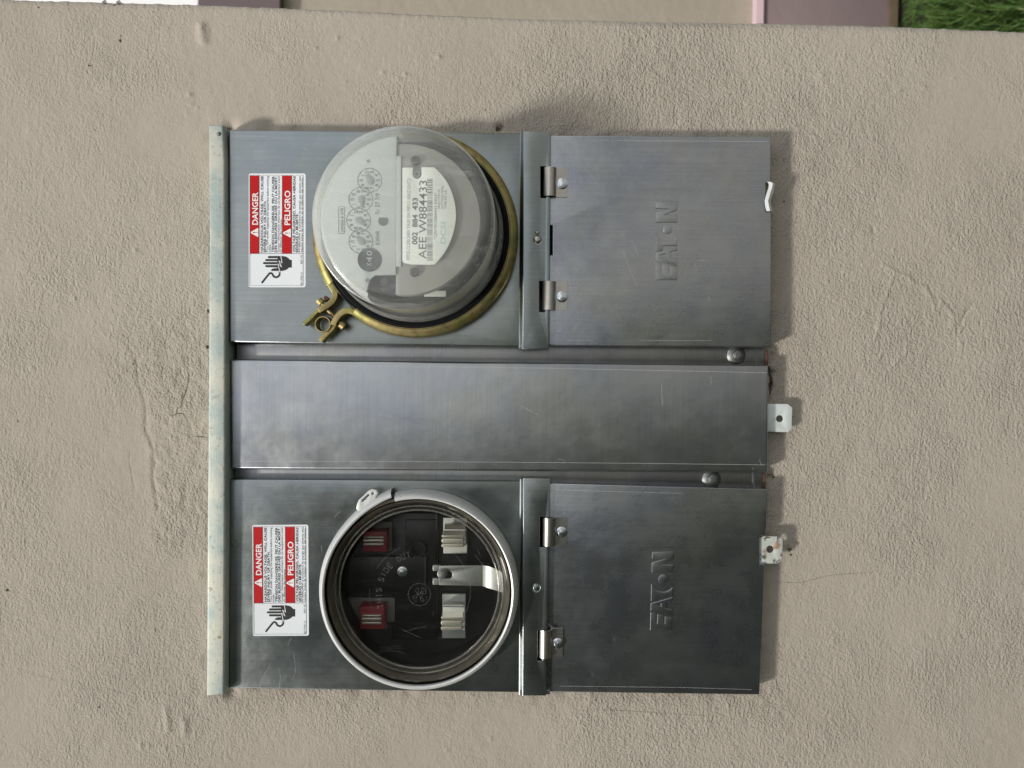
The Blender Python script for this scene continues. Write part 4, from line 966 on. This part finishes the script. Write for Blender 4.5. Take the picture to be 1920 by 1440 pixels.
# ------------------------------------------------------------------ yellow chromate screw ring round the meter
zr2 = 0.0405
cr_ = empty('screw_ring', W(RA[0], RA[1] - 0.09, zu), 'yellow zinc plated clamp ring with screw ears round the electricity meter', 'ring')
e5 = lambda pts: [(a / 12 + 555, b / 12 + 530) for a, b in pts]
aS = ang(617, 533, RA, zr2); aE = ang(665, 583, RA, zr2)
prof = [(0.0914, zu + 0.001), (0.0919, zr2 - 0.006), (0.0913, zr2 - 0.0022), (0.0894, zr2), (0.0858, zr2 + 0.0018), (0.0840, zr2 + 0.0016), (0.0838, zr2 + 0.0006), (0.0885, zr2 - 0.0022), (0.0895, zr2 - 0.006), (0.0893, zu + 0.001)]
long_ = 2 * math.pi - abs(((aS - aE + math.pi) % (2 * math.pi)) - math.pi)
sgn = 1 if ((ang(585, 420, RA, zr2) - aS) % (2 * math.pi)) < math.pi else -1
obj('band', lathe(*RA, prof, 160, aS, aS + sgn * long_), M['chromate'], cr_)
k_ = px(zr2)
obj('ear', join(stroke(pl(smooth(e5([(735, -10), (800, 90), (862, 190), (868, 290), (820, 400), (740, 480), (620, 555), (500, 625)]), 5), zr2), 11.5 * k_, 0.028, zr2),
                stroke(pl(smooth(e5([(520, 605), (430, 665), (340, 760), (270, 830), (150, 930)]), 5), zr2), 7 * k_, 0.026, zr2 - 0.002)), M['chromate'], cr_)
obj('ear', join(stroke(pl(smooth(e5([(1480, 735), (1330, 672), (1220, 632), (1110, 632), (1000, 690), (910, 790), (855, 890), (835, 960)]), 5), zr2), 11.5 * k_, 0.028, zr2),
                stroke(pl(smooth(e5([(840, 940), (790, 1030), (680, 1140), (600, 1220), (530, 1310)]), 5), zr2), 9.5 * k_, 0.026, zr2 - 0.002)), M['chromate'], cr_)
lx, ly = P(605.5, 608, zr2 - 0.001)
obj('rolled_loop', lathe(lx, ly, [(15.6 * k_, 0.026), (15.6 * k_, zr2 - 0.001), (14.8 * k_, zr2), (13.2 * k_, zr2), (12.6 * k_, zr2 - 0.001), (12.6 * k_, 0.026)], 48), M['chromate'], cr_)
za = 0.034
sc1 = obj('clamp_screw', join(tube((*P(601, 566, za), za), (*P(641, 609, za), za), 4.0 * k_), tube((*P(597.5, 562.5, za), za), (*P(603.5, 569, za), za), 7.0 * k_, 20),
                      tube((*P(638, 606.5, za), za), (*P(646, 613, za), za), 8.2 * k_, 20)), M['chromate'], cr_)
obj('washer', plate([pl(e5([(620, 320), (650, 285), (700, 320), (740, 365), (640, 430)]), za)], za - 0.006, za, 0.0005, 1), M['rust'], cr_)
obj('socket_collar', lathe(*RA, [(0.0875, zu), (0.0872, zu + 0.010), (0.0860, zu + 0.0115), (0.0835, zu + 0.010), (0.0800, zu + 0.001)], 96), M['cover'], mb)
print('tris', sum(len(o.data.loop_triangles) if o.type == 'MESH' and (o.data.calc_loop_triangles() or True) else 0 for o in SC.objects))
